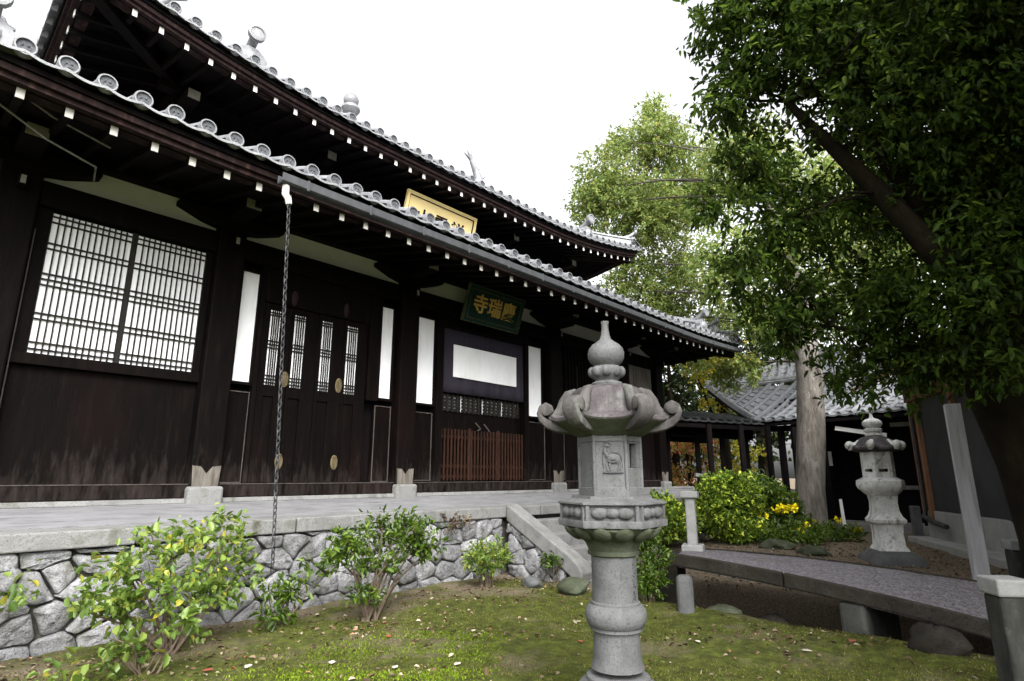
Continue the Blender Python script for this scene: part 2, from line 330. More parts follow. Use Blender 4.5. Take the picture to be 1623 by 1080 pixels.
# ------------------------------------------------------------------ mesh building helpers
class MB:
    def __init__(s):
        s.v, s.f, s.mi = [], [], []

    def add(s, vs, fs, mi=0):
        k = len(s.v)
        s.v += [tuple(p) for p in vs]
        s.f += [tuple(i + k for i in f) for f in fs]
        s.mi += [mi] * len(fs)

    def box(s, x0, x1, y0, y1, z0, z1, mi=0):
        vs = [(x, y, z) for z in (z0, z1) for y in (y0, y1) for x in (x0, x1)]
        s.add(vs, [(0, 2, 3, 1), (4, 5, 7, 6), (0, 1, 5, 4), (2, 6, 7, 3), (0, 4, 6, 2), (1, 3, 7, 5)], mi)

    def obox(s, c, size, mtx, mi=0):
        hx, hy, hz = [a / 2 for a in size]
        vs = [Vector(c) + mtx @ Vector((x, y, z)) for z in (-hz, hz) for y in (-hy, hy) for x in (-hx, hx)]
        s.add(vs, [(0, 2, 3, 1), (4, 5, 7, 6), (0, 1, 5, 4), (2, 6, 7, 3), (0, 4, 6, 2), (1, 3, 7, 5)], mi)

    def prism(s, poly, fn, a, b, mi=0):
        """poly: 2-D points; fn(u,v,t)->3-D; extruded from t=a to t=b"""
        n = len(poly)
        vs = [fn(u, v, a) for u, v in poly] + [fn(u, v, b) for u, v in poly]
        fs = [tuple(range(n))[::-1], tuple(range(n, 2 * n))]
        fs += [(i, (i + 1) % n, n + (i + 1) % n, n + i) for i in range(n)]
        s.add(vs, fs, mi)

    def tube(s, path, radii, n=8, mi=0, cap=True, jit=0.0):
        path = [Vector(p) for p in path]
        if not hasattr(radii, '__len__'):
            radii = [radii] * len(path)
        vs = []
        up = None
        for i, p in enumerate(path):
            d = (path[min(i + 1, len(path) - 1)] - path[max(i - 1, 0)]).normalized()
            if up is None:
                up = d.orthogonal().normalized()
            up = (up - d * up.dot(d)).normalized()
            q = d.cross(up)
            for k in range(n):
                a = 2 * PI * k / n
                r = radii[i] * (1 + (random.uniform(-jit, jit) if jit else 0))
                vs.append(p + up * math.cos(a) * r + q * math.sin(a) * r)
        fs = []
        for i in range(len(path) - 1):
            for k in range(n):
                fs.append((i * n + k, i * n + (k + 1) % n, (i + 1) * n + (k + 1) % n, (i + 1) * n + k))
        if cap:
            fs.append(tuple(range(n))[::-1])
            fs.append(tuple(range((len(path) - 1) * n, len(path) * n)))
        s.add(vs, fs, mi)

    def rings(s, rings, mi=0, cap=True):
        n = len(rings[0])
        vs = [p for r in rings for p in r]
        fs = []
        for i in range(len(rings) - 1):
            for k in range(n):
                fs.append((i * n + k, i * n + (k + 1) % n, (i + 1) * n + (k + 1) % n, (i + 1) * n + k))
        if cap:
            fs.append(tuple(range(n))[::-1])
            fs.append(tuple(range((len(rings) - 1) * n, len(rings) * n)))
        s.add(vs, fs, mi)

    def ball(s, c, r, n=10, m=6, mtx=None, mi=0):
        rs = []
        for i in range(m + 1):
            t = PI * (i + 0.02) / (m + 0.04)
            ring = []
            for k in range(n):
                a = 2 * PI * k / n
                p = Vector((r[0] * math.sin(t) * math.cos(a), r[1] * math.sin(t) * math.sin(a), -r[2] * math.cos(t)))
                if mtx:
                    p = mtx @ p
                ring.append(Vector(c) + p)
            rs.append(ring)
        s.rings(rs, mi)

    def build(s, name, mats, parent=None, smooth=False, bevel=0.0, loc=None, seg=2):
        me = bpy.data.meshes.new(name)
        off = Vector(loc) if loc is not None else (root_loc(parent) if parent else Vector((0, 0, 0)))
        vs = np.array([tuple(p) for p in s.v], dtype=float) - np.array(off)
        me.from_pydata(vs.tolist(), [], s.f)
        if not isinstance(mats, (list, tuple)):
            mats = [mats]
        for m in mats:
            me.materials.append(m)
        me.polygons.foreach_set('material_index', s.mi)
        if smooth:
            me.polygons.foreach_set('use_smooth', [True] * len(me.polygons))
        me.update()
        o = bpy.data.objects.new(name, me)
        COL.objects.link(o)
        if parent:
            o.parent = parent
        elif loc is not None:
            o.location = loc
        if smooth:
            try:
                me.set_sharp_from_angle(angle=R(42 if smooth is True else smooth))
            except Exception:
                pass
        if bevel:
            b = o.modifiers.new("bevel", 'BEVEL')
            b.width = bevel
            b.segments = seg
            b.limit_method = 'ANGLE'
            b.angle_limit = R(40)
        return o


def root_loc(o):
    while o.parent:
        o = o.parent
    return Vector(o.location)


def thing(name, label, cat, loc, group=None):
    o = bpy.data.objects.new(name, None)
    COL.objects.link(o)
    o.location = loc
    o.empty_display_size = 0.2
    return tag(o, label, cat, group)


def tag(o, label, cat, group=None, kind=None):
    if label:
        o['label'] = label
    if cat:
        o['category'] = cat
    if group:
        o['group'] = group
    if kind:
        o['kind'] = kind
    return o


def inst(src, parent, loc, name=None):
    """a copy of one part (shared mesh) under a thing, at an absolute place"""
    c = src.copy()
    COL.objects.link(c)
    c.parent = parent
    c.location = Vector(loc) - root_loc(parent)
    return c


def big_mesh(name, V, F, mats, parent=None, loc=None, smooth=False):
    """V (N,3) array, F (M,4) array of quads"""
    me = bpy.data.meshes.new(name)
    off = np.array(loc if loc is not None else (root_loc(parent) if parent else (0, 0, 0)), float)
    V = V - off
    me.vertices.add(len(V))
    me.vertices.foreach_set('co', V.astype(np.float32).ravel())
    k = F.shape[1]
    me.loops.add(F.size)
    me.loops.foreach_set('vertex_index', F.astype(np.int32).ravel())
    me.polygons.add(len(F))
    me.polygons.foreach_set('loop_start', np.arange(0, F.size, k, dtype=np.int32))
    if smooth:
        me.polygons.foreach_set('use_smooth', np.ones(len(F), bool))
    me.materials.append(mats)
    me.update(calc_edges=True)
    o = bpy.data.objects.new(name, me)
    COL.objects.link(o)
    if parent:
        o.parent = parent
    elif loc is not None:
        o.location = loc
    return o


def norm(a):
    return a / np.maximum(np.linalg.norm(a, axis=1, keepdims=True), 1e-9)


def leaf_mesh(name, P, D, U, L, wr, m, parent=None, loc=None, fold=0.25, droop=0.15):
    """folded ovate leaves: P bases, D directions, U up hints, L lengths; two quads each"""
    D = norm(D)
    S = norm(np.cross(D, U) + 1e-6)
    N = np.cross(S, D)
    L = L[:, None]
    W = L * wr * 0.5
    v0 = P
    v1 = P + D * L * 0.32 - S * W * 0.9 + N * W * fold * 2
    v2 = P + D * L * 0.72 - S * W * 0.72 + N * (W * fold * 1.5 - L * droop * 0.4)
    v3 = P + D * L - N * L * droop
    v4 = P + D * L * 0.72 + S * W * 0.72 + N * (W * fold * 1.5 - L * droop * 0.4)
    v5 = P + D * L * 0.32 + S * W * 0.9 + N * W * fold * 2
    V = np.stack([v0, v1, v2, v3, v4, v5], 1).reshape(-1, 3)
    b = np.arange(len(P))[:, None] * 6
    F = np.concatenate([b + np.array([[0, 1, 2, 3]]), b + np.array([[0, 3, 4, 5]])], 0)
    return big_mesh(name, V, F, m, parent, loc)


def cloud(blobs, n, rim=0.55):
    """points spread through ellipsoid blobs [(x,y,z,r[,rz])], denser near their rims; returns points and outward dirs"""
    wts = np.array([b[3] ** 2.2 for b in blobs])
    k = rng.choice(len(blobs), n, p=wts / wts.sum())
    B = np.array([(b[0], b[1], b[2], b[3], b[4] if len(b) > 4 else b[3]) for b in blobs])[k]
    d = norm(rng.normal(size=(n, 3)))
    r = rng.random(n) ** rim
    off = d * r[:, None]
    P = B[:, :3] + off * np.stack([B[:, 3], B[:, 3], B[:, 4]], 1)
    return P, d


def sprays(C, O, per, spread, L, wr, m, name, parent, hang=0.25, fold=0.25, droop=0.15, lvar=0.48):
    """leaf sprays: around each centre C a twig tip with `per` leaves fanning out"""
    n = len(C)
    ax = norm(O + rng.normal(size=(n, 3)) * 0.6 + np.array([0, 0, -hang]))
    k = np.repeat(np.arange(n), per)
    t = rng.random(n * per)
    base = C[k] + ax[k] * ((t - 0.5) * 2 * spread)[:, None] + rng.normal(size=(n * per, 3)) * spread * 0.22
    D = norm(ax[k] * 0.7 + rng.normal(size=(n * per, 3)) * 0.75 + np.array([0, 0, -hang]))
    U = norm(np.array([0, 0, 1.0]) + rng.normal(size=(n * per, 3)) * 0.55)
    LL = L * (1 - lvar + 2 * lvar * rng.random(n * per))
    return leaf_mesh(name, base, D, U, LL, wr, m, parent, fold=fold, droop=droop)


def branch_tree(mb, start, targets, r0, r1=0.012, n=7, sag=0.15):
    for t in targets:
        a, b = Vector(start), Vector(t)
        d = b - a
        mid = a + d * 0.5 + Vector((random.uniform(-1, 1), random.uniform(-1, 1), random.uniform(0, 1))) * d.length * sag
        pts = []
        for i in range(n):
            u = i / (n - 1)
            pts.append(a * (1 - u) ** 2 + mid * 2 * u * (1 - u) + b * u * u)
        mb.tube(pts, [r0 + (r1 - r0) * (i / (n - 1)) ** 0.8 for i in range(n)], 7, jit=0.08)


def V3(*a):
    return Vector(a)


# ------------------------------------------------------------------ the ground
def ground_z(x, y):
    z = 0.018 * np.sin(x * 1.7 + 0.4) * np.cos(y * 1.3) + 0.012 * np.sin(x * 4.1 + y * 3.3)
    ditch = np.clip((x - 5.72) / 0.2, 0, 1) * np.clip((7.15 - x) / 0.3, 0, 1) * np.clip((3.55 - y) / 0.35, 0, 1)
    return z - 0.75 * ditch


def nonuni(lo, hi, step, far):
    a = list(np.arange(lo, hi + 1e-6, step))
    d = step
    p = a[-1]
    while p < far:
        d *= 1.35
        p += d
        a.append(p)
    d = step
    p = a[0]
    while p > -far:
        d *= 1.35
        p -= d
        a.insert(0, p)
    return np.array(a)


gx, gy = nonuni(-1, 16, 0.07, 600), nonuni(-2, 7, 0.07, 600)
GX, GY = np.meshgrid(gx, gy)
GZ = ground_z(GX, GY) + rng.normal(size=GX.shape) * 0.005 * ((np.abs(GX) < 20) & (np.abs(GY) < 20))
nx, ny = len(gx), len(gy)
idx = np.arange(nx * ny).reshape(ny, nx)
F = np.stack([idx[:-1, :-1], idx[:-1, 1:], idx[1:, 1:], idx[1:, :-1]], -1).reshape(-1, 4)
g = big_mesh("ground", np.stack([GX, GY, GZ], -1).reshape(-1, 3), F, M['ground'], smooth=True)
tag(g, None, None, kind='structure')


# ------------------------------------------------------------------ rubble masonry
def clip_poly(poly, a, b, c):
    out = []
    for i in range(len(poly)):
        p, q = poly[i], poly[(i + 1) % len(poly)]
        dp, dq = a * p[0] + b * p[1] - c, a * q[0] + b * q[1] - c
        if dp <= 0:
            out.append(p)
        if dp * dq < 0:
            t = dp / (dp - dq)
            out.append((p[0] + (q[0] - p[0]) * t, p[1] + (q[1] - p[1]) * t))
    return out


def rubble(mb, region, fn, su, sv, gap=0.005, bulge=0.032, seed=1):
    """irregular stones filling a convex 2-D region; fn(u,v,depth)->3-D, depth>0 stands proud"""
    rr = random.Random(seed)
    us = [p[0] for p in region]
    vs = [p[1] for p in region]
    seeds = []
    row = 0
    v = min(vs) - sv * 0.3
    while v < max(vs) + sv:
        u = min(us) - su + (row % 2) * su * 0.5
        while u < max(us) + su:
            seeds.append((u + rr.uniform(-.48, .48) * su, v + rr.uniform(-.46, .46) * sv))
            u += su * rr.uniform(0.7, 1.35)
        v += sv
        row += 1
    asp = su / sv
    for i, s in enumerate(seeds):
        poly = list(region)
        for j, q in enumerate(seeds):
            if i == j or abs(q[0] - s[0]) > su * 3 or abs(q[1] - s[1]) > sv * 3:
                continue
            a, b = (q[0] - s[0]), (q[1] - s[1]) * asp ** 1.1
            c = a * (q[0] + s[0]) / 2 + b * (q[1] + s[1]) / 2
            poly = clip_poly(poly, a, b, c)
            if len(poly) < 3:
                break
        if len(poly) < 3:
            continue
        ar = abs(sum(poly[k][0] * poly[(k + 1) % len(poly)][1] - poly[(k + 1) % len(poly)][0] * poly[k][1] for k in range(len(poly)))) / 2
        if ar < 0.004:
            continue
        cx = sum(p[0] for p in poly) / len(poly)
        cy = sum(p[1] for p in poly) / len(poly)
        size = math.sqrt(ar)
        k = max(0.6, 1 - gap * rr.uniform(.5, 1.9) * 2 / size)
        poly = [(cx + (p[0] - cx) * k, cy + (p[1] - cy) * k) for p in poly]
        # subdivide long edges, wobble, round the corners
        pts = []
        for a in range(len(poly)):
            p, q = poly[a], poly[(a + 1) % len(poly)]
            m = max(1, int(math.hypot(q[0] - p[0], q[1] - p[1]) / 0.09))
            for t in range(m):
                f = t / m
                pts.append((p[0] + (q[0] - p[0]) * f + rr.uniform(-.015, .015), p[1] + (q[1] - p[1]) * f + rr.uniform(-.013, .013)))
        new = []
        for a in range(len(pts)):
            p, q = pts[a], pts[(a + 1) % len(pts)]
            new += [(p[0] * .86 + q[0] * .14, p[1] * .86 + q[1] * .14), (p[0] * .14 + q[0] * .86, p[1] * .14 + q[1] * .86)]
        pts = new
        bg_ = bulge * rr.uniform(0.6, 1.3)
        tu, tv = rr.uniform(-.12, .12), rr.uniform(-.12, .12)
        rings = []
        for sc, dp, wob in ((1.0, -0.07, 0), (1.0, bg_ * .1, .004), (0.94, bg_ * .75, .008), (0.7, bg_ * .95, .011), (0.35, bg_, .013)):
            rings.append([fn(cx + (p[0] - cx) * sc, cy + (p[1] - cy) * sc,
                             dp + rr.uniform(-wob, wob) + (tu * (p[0] - cx) + tv * (p[1] - cy)) * sc * (dp > 0)) for p in pts])
        mb.rings(rings)


# ------------------------------------------------------------------ stone platform of the hall
plat = thing("stone_platform", "grey paved platform with rubble stone front wall under the temple hall", "platform", (7, 6.4, 0))
WY = 5.62
mb = MB()
rubble(mb, [(-3.2, -0.12), (5.98, -0.12), (5.98, 0.715), (-3.2, 0.715)], lambda u, v, d: (u, WY + 0.06 - 0.06 * v - d, v), 0.29, 0.18, seed=12)
mb.build("rubble_wall", M['rubble'], plat, smooth=60)
mb = MB()
rubble(mb, [(8.05, -0.12), (14.5, -0.12), (14.5, 0.715), (8.05, 0.715)], lambda u, v, d: (u, WY + 0.06 - 0.06 * v - d, v), 0.29, 0.18, seed=8)
mb.build("rubble_wall", M['rubble'], plat, smooth=60)
mb = MB()
mb.box(-3.2, 14.5, WY + 0.075, 7.2, -0.15, 0.715)
mb.build("wall_core", M['joint'], plat)
mb = MB()
x = -3.2
while x < 14.5:
    L = random.uniform(1.0, 1.9)
    e = min(x + L, 14.55)
    mb.box(x + .006, e - .006, WY - 0.03 + random.uniform(-.012, .012), 5.98, 0.722, 0.857 + random.uniform(-.004, .004))
    x += L
mb.build("coping", M['coping'], plat, bevel=0.012)
mb = MB()
mb.prism([(5.985, 0.73), (7.2, 0.73), (7.2, 0.985), (6.9, 0.985), (6.05, 0.872), (5.985, 0.860)], lambda u, v, t: (t, u, v), -3.2, 14.5)
mb.build("paving", M['paving'], plat)
mb = MB()
mb.prism([(6.86, 0.982), (6.99, 0.990), (7.2, 0.990), (7.2, 1.03), (6.88, 1.03)], lambda u, v, t: (t, u, v), -3.2, 14.4)
mb.build("sill_stone", M['coping'], plat, bevel=0.006)

stairs = thing("stone_stairs", "stone stairs with sloping slab balustrade up to the platform", "stairs", (7.0, 4.9, 0))
mb = MB()
for i in range(5):
    z1 = 0.84 - i * 0.168
    mb.box(6.235, 7.765, 5.585 - (i + 1) * 0.25, 5.585 - i * 0.25 + 0.0, -0.1, z1 - 0.168 + 0.0)
mb.build("steps", M['coping'], stairs, bevel=0.012)
for xa, xb in ((5.99, 6.23), (7.77, 8.01)):
    mb = MB()
    poly = [(5.585, 0.90), (4.55, 0.325), (4.42, 0.235), (4.34, 0.13), (4.36, 0.04), (4.50, 0.06), (4.60, 0.13), (5.585, 0.68)]
    mb.prism(poly, lambda u, v, t: (t, u, v), xa, xb)
    mb.build("balustrade", M['bridgeside'] if xa < 0 else M['coping'], stairs, bevel=0.02)
mb = MB()
rubble(mb, [(4.62, -0.1), (5.58, -0.1), (5.58, 0.66), (4.62, 0.13)], lambda u, v, d: (6.04 - d, u, v), 0.26, 0.19, bulge=0.04, seed=3)
mb.build("side_rubble", M['rubble'], stairs, smooth=60)
mb = MB()
mb.prism([(4.62, -0.1), (5.58, -0.1), (5.58, 0.66), (4.62, 0.125)], lambda u, v, t: (t, u, v), 6.055, 6.23)
mb.build("side_core", M['joint'], stairs)

# ------------------------------------------------------------------ the temple hall
hall = thing("temple_hall", "dark timber temple hall with two tiers of grey tiled roofs", "temple", (7, 9, 0.98))
FY = 7.0


def uplift(d, A, Lc):
    return A * max(0.0, (Lc - d) / Lc) ** 2


def tile_roof(parent, name, rect, z0, H, slope, curve, A, Lc, sp, rad, material, sides='FLRB', seg=6, disc_sides='F', disc_mesh=None, ovr=0.0):
    """hipped tiled roof on the eave rectangle; front is the -Y side"""
    x0, x1, y0, y1 = rect
    mb = MB()
    dist = []
    disc_obj = [disc_mesh]

    def zz(d, h):
        return z0 + uplift(d, A, Lc) * max(0, 1 - h / 3.0) + slope * h + curve * h * h

    for sd in sides:
        Ls = (x1 - x0) if sd in 'FB' else (y1 - y0)

        def P(s, h, dz=0.0, sd=sd):
            d = min(s, Ls - s)
            z = zz(max(d, 0), h) + dz
            if sd == 'F':
                return Vector((x0 + s, y0 + h, z))
            if sd == 'B':
                return Vector((x1 - s, y1 - h, z))
            if sd == 'L':
                return Vector((x0 + h, y1 - s, z))
            return Vector((x1 - h, y0 + s, z))
        n = int(round(Ls / sp))
        st = Ls / n
        for k in range(n + 1):
            s = min(max(k * st, 0.02), Ls - 0.02)
            hm = min(H, max(0.25, min(s, Ls - s)))
            hs = [0.0, 0.3] + [hm * q for q in (0.35, 0.65, 1.0) if hm * q > 0.35]
            # barrel
            rows = []
            for h in hs:
                row = []
                for a in range(seg + 1):
                    t = PI * a / seg
                    row.append(P(s, h) + (P(s + 0.001, h) - P(s, h)).normalized() * (-math.cos(t) * rad) + Vector((0, 0, math.sin(t) * rad)))
                rows.append(row)
            m_ = seg + 1
            vs = [p for r in rows for p in r]
            fs = []
            for i in range(len(rows) - 1):
                for a in range(seg):
                    fs.append((i * m_ + a, i * m_ + a + 1, (i + 1) * m_ + a + 1, (i + 1) * m_ + a))
            mb.add(vs, fs)
            if sd in disc_sides:
                dist.append((sd, P(s, -0.015)))
            # valley pan and its drop face
            if k < n:
                sa, sb = s, min((k + 1) * st, Ls - 0.02)
                smid = (sa + sb) / 2
                hv = min(H, max(0.25, min(smid, Ls - smid)))
                hs2 = [-0.01, hv * 0.3, hv * 0.65, hv]
                vs, fs = [], []
                for h in hs2:
                    for a in range(5):
                        f = a / 4
                        vs.append(P(sa + (sb - sa) * f, h, -0.034 - 0.026 * math.sin(PI * f)))
                for i in range(len(hs2) - 1):
                    for a in range(4):
                        fs.append((i * 5 + a, i * 5 + a + 1, (i + 1) * 5 + a + 1, (i + 1) * 5 + a))
                mb.add(vs, fs)
                vs, fs = [], []
                for a in range(7):
                    f = a / 6
                    q = P(sa + (sb - sa) * f, -0.03, -0.032 - 0.028 * math.sin(PI * f))
                    q2 = P(sa + (sb - sa) * f, -0.005, -0.032 - 0.028 * math.sin(PI * f))
                    vs += [q, q - Vector((0, 0, 0.024)), q2 - Vector((0, 0, 0.024)), q2]
                for a in range(6):
                    for j in range(4):
                        fs.append((a * 4 + j, a * 4 + (j + 1) % 4, a * 4 + 4 + (j + 1) % 4, a * 4 + 4 + j))
                mb.add(vs, fs)
    ro = mb.build(name, material, parent, smooth=55)
    return ro, dist, zz


def disc_mesh_obj(rad, material, parent, at):
    """round eave tile end facing -Y: raised rim, sunk face, three comma bosses"""
    mb = MB()
    n = 22

    def ringset(prof, mi):
        mb.rings([[Vector((at[0] + r * math.cos(2 * PI * k / n), at[1] + y, at[2] + r * math.sin(2 * PI * k / n))) for k in range(n)] for r, y in prof], mi, cap=False)
    ringset([(0.0001, 0.004), (rad * .80, 0.004)], 1)
    ringset([(rad * .80, 0.004), (rad * .84, -0.012), (rad * .98, -0.012), (rad * 1.04, -0.004), (rad * 1.04, 0.06), (0.0001, 0.06)], 0)
    for j in range(3):
        a = 2 * PI * j / 3 + 0.4
        pts = []
        for q in range(5):
            b = a + q * 0.35
            rr_ = rad * (0.26 + 0.07 * q)
            pts.append(Vector((at[0] + rr_ * math.cos(b), at[1] + 0.004, at[2] + rr_ * math.sin(b))))
        mb.tube(pts, [rad * .13, rad * .12, rad * .09, rad * .06, rad * .02], 6, 1)
    return mb.build("eave_tile", [material, M['tileface']], parent, smooth=True)


def place_discs(parent_roof, dist, rad, material, tilt=None):
    first = None
    for sd, p in dist:
        if first is None:
            first = disc_mesh_obj(rad, material, parent_roof, p)
            me = first.data
            # origin at its own centre so copies can share the mesh
            off = p - root_loc(parent_roof)
            me.transform(Matrix.Translation(-off))
            first.location = off
            o = first
        else:
            o = inst(first, parent_roof, p)
        o.rotation_euler = {'F': (0, 0, 0), 'B': (0, 0, PI), 'L': (0, 0, -PI / 2), 'R': (0, 0, PI / 2)}[sd]
        o.location = o.location + Vector((random.uniform(-.006, .006), random.uniform(-.008, .004), random.uniform(-.006, .006)))
        o.rotation_euler.x += random.uniform(-.06, .06)


LOW = (-1.04, 14.56, 5.40, 15.6)
UPP = (0.65, 13.35, 7.45, 16.75)
roofL, dl, zL = tile_roof(hall, "lower_roof", LOW, 4.455, 3.6, 0.36, 0.012, 0.15, 3.6, 0.2667, 0.060, M['tile'], sides='FLR', disc_sides='F')
place_discs(roofL, [d for d in dl if -0.6 < d[1].x < 14.6], 0.073, M['tile'])
roofU, du, zU = tile_roof(hall, "upper_roof", UPP, 6.862, 4.65, 0.55, 0.032, 0.50, 4.2, 0.267, 0.060, M['tile'], sides='FLRB', disc_sides='FL')
place_discs(roofU, [d for d in du if (d[0] == 'F') or (d[0] == 'L' and d[1].y < 11.5)], 0.073, M['tile'])


def follow_strip(parent, name, rect, z0, A, Lc, prof, material, side='F', n=60, e0=0.0, bev=0.0):
    """a board that follows the curved eave; prof = [(inset, dz)...] closed cross-section"""
    x0, x1, y0, y1 = rect
    mb = MB()
    Ls = (x1 - x0) if side in 'FB' else (y1 - y0)
    rings = []
    for i in range(n + 1):
        s = Ls * i / n
        u = uplift(min(s, Ls - s), A, Lc)
        ring = []
        for h, dz in prof:
            s2 = min(max(s, h), Ls - h)
            z = z0 + u + dz
            if side == 'F':
                ring.append(Vector((x0 + s2, y0 + h, z)))
            elif side == 'L':
                ring.append(Vector((x0 + h, y1 - s2, z)))
            else:
                ring.append(Vector((x1 - h, y0 + s2, z)))
        rings.append(ring)
    mb.rings(rings)
    return mb.build(name, material, parent)


for rect, z0, A, Lc, sides in ((LOW, 4.455, .15, 3.6, 'FRL'), (UPP, 6.862, .5, 4.2, 'FLR')):
    pr = roofL if rect is LOW else roofU
    for sd in sides:
        follow_strip(pr, "tile_batten", rect, z0, A, Lc, [(0.06, -0.10), (0.06, -0.145), (0.5, -0.145), (0.5, -0.02)], M['woodplain'], sd)
        follow_strip(pr, "fascia", rect, z0, A, Lc, [(0.085, -0.148), (0.085, -0.205), (0.30, -0.205), (0.30, -0.148)], M['woodred'], sd)
        follow_strip(pr, "lower_fascia", rect, z0, A, Lc, [(0.125, -0.208), (0.125, -0.252), (0.34, -0.252), (0.34, -0.208)], M['edge'] if 0 else M['woodred'], sd)
        ln = 3.4 if rect is LOW else 2.6
        follow_strip(pr, "soffit", rect, z0, A, Lc, [(0.2, -0.26), (ln, -0.26 + 0.24 * (ln - .2)), (ln, -0.22 + 0.24 * (ln - .2)), (0.2, -0.22)], M['woodplain'], sd)

# rafters with white painted ends (double layer: flying rafters and, behind them, base rafters)


def rafter_part(parent, at, length, wd, ht, slope, tipm):
    mb = MB()
    pts = []
    for y in (0.0, 0.012, length):
        for dx, dz in ((-wd / 2, -ht / 2), (wd / 2, -ht / 2), (wd / 2, ht / 2), (-wd / 2, ht / 2)):
            pts.append((dx, y, dz + slope * y))
    mb.add(pts, [(0, 1, 2, 3)], 1)
    mb.add(pts, [(0, 4, 5, 1), (1, 5, 6, 2), (2, 6, 7, 3), (3, 7, 4, 0)], 1)
    mb.add(pts, [(4, 8, 9, 5), (5, 9, 10, 6), (6, 10, 11, 7), (7, 11, 8, 4)], 0)
    o = mb.build("rafter", [M['woodplain'], tipm], None)
    o.parent = parent
    o.location = Vector(at) - root_loc(parent)
    return o


raf_cache = {}


def rafter(kind, at, d, rot=0.0):
    """rafter with white end, cut short where it would meet the corner's hip rafter; meshes shared by length"""
    wd, ht, sl_, ln = (0.056, 0.085, 0.235, 1.75) if kind == 'low' else (0.054, 0.092, 0.24, 1.8)
    ln = max(0.3, min(ln, math.floor((d - 0.1) / 0.3) * 0.3))
    key = (kind, round(ln, 2))
    if key in raf_cache:
        o = inst(raf_cache[key], hall, at)
    else:
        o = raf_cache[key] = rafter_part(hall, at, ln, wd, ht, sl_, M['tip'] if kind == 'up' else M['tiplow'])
    o.rotation_euler = (0, 0, rot)


for k in range(46):
    x = -0.62 + 0.3205 * k
    d = min(x - LOW[0], LOW[1] - x)
    if x < 14.1:
        rafter('low', (x, LOW[2] + 0.19, 4.455 + uplift(d, .15, 3.6) - 0.298), d)
for k in range(41):
    x = 0.72 + 0.309 * k
    d = min(x - UPP[0], UPP[1] - x)
    if x < 13.28:
        rafter('up', (x, UPP[2] + 0.17, 6.862 + uplift(d, .5, 4.2) - 0.300), d)
for k in range(12):      # rafters under the upper roof's left side, and the lower roof's right side
    d = 0.42 + 0.309 * k
    rafter('up', (UPP[0] + 0.17, UPP[2] + d, 6.862 + uplift(d, .5, 4.2) - 0.300), d, -PI / 2)
for k in range(8):
    d = 0.5 + 0.32 * k
    rafter('low', (LOW[1] - 0.19, LOW[2] + d, 4.455 + uplift(d, .15, 3.6) - 0.298), d, PI / 2)
# hip rafters at the corners in view
for (a, b, w_) in (((0.85, 7.65, 7.02), (2.5, 9.3, 7.15), .16), ((13.15, 7.65, 7.02), (11.5, 9.3, 7.15), .16), ((14.4, 5.56, 4.28), (12.95, 7.0, 4.60), .15), ((-0.88, 5.56, 4.28), (0.56, 7.0, 4.6), .15)):
    mb = MB()
    a, b = Vector(a), Vector(b)
    d = (b - a)
    mtx = d.to_track_quat('X', 'Z').to_matrix()
    mb.obox((a + b) / 2, (d.length, w_, w_ * 1.3), mtx)
    mb.build("hip_rafter", M['woodplain'], hall, bevel=0.008)


# ridges: main ridge with a jewel and fish-tailed ends; descending ridges with round-ended ornaments
def ridge_bar(mb, a, b, wd, ht, n=10, sag=0.0):
    a, b = Vector(a), Vector(b)
    d = (b - a)
    side = Vector((d.y, -d.x, 0)).normalized()
    rings = []
    for i in range(n + 1):
        u = i / n
        p = a + d * u + Vector((0, 0, -sag * math.sin(PI * u)))
        ring = []
        for q, zq in ((-.5, 0), (-.5, .62), (-.62, .62), (-.62, .70), (-.38, .74), (-.30, .9), (0, 1.0), (.30, .9), (.38, .74), (.62, .70), (.62, .62), (.5, .62), (.5, 0)):
            ring.append(p + side * (q * wd) + Vector((0, 0, zq * ht)))
        rings.append(ring)
    mb.rings(rings)


mb = MB()
ridge_bar(mb, (2.6, 12.1, 9.80), (11.4, 12.1, 9.80), 0.34, 0.42, 12, 0.08)
for sx in (2.8, 11.2):
    ridge_bar(mb, (sx, 7.78, 7.00), (sx + (0.25 if sx < 7 else -.25), 11.9, 9.70), 0.24, 0.30, 10, 0.12)
for sx, ex in ((0.75, 3.4), (13.25, 10.6)):
    ridge_bar(mb, (sx, 7.55 if sx else 0, 7.36), (ex, 10.2, 8.55), 0.24, 0.28, 10, 0.22)
mb.build("ridge", M['tile'], roofU, smooth=True)
mb = MB()
for sx, ex in ((-0.95, 1.9), (14.45, 11.6)):
    mb = MB()
    ridge_bar(mb, (sx, 5.5, 4.60), (ex, 8.35, 5.72), 0.22, 0.26, 10, 0.16)
    mb.build("ridge", M['tile'], roofL, smooth=True)
for sx in (0.10, 12.6):
    mb = MB()
    ridge_bar(mb, (sx, 5.62, 4.58), (sx, 8.7, 5.78), 0.22, 0.26, 8, 0.06)
    mb.build("descending_ridge", M['tile'], roofL, smooth=True)


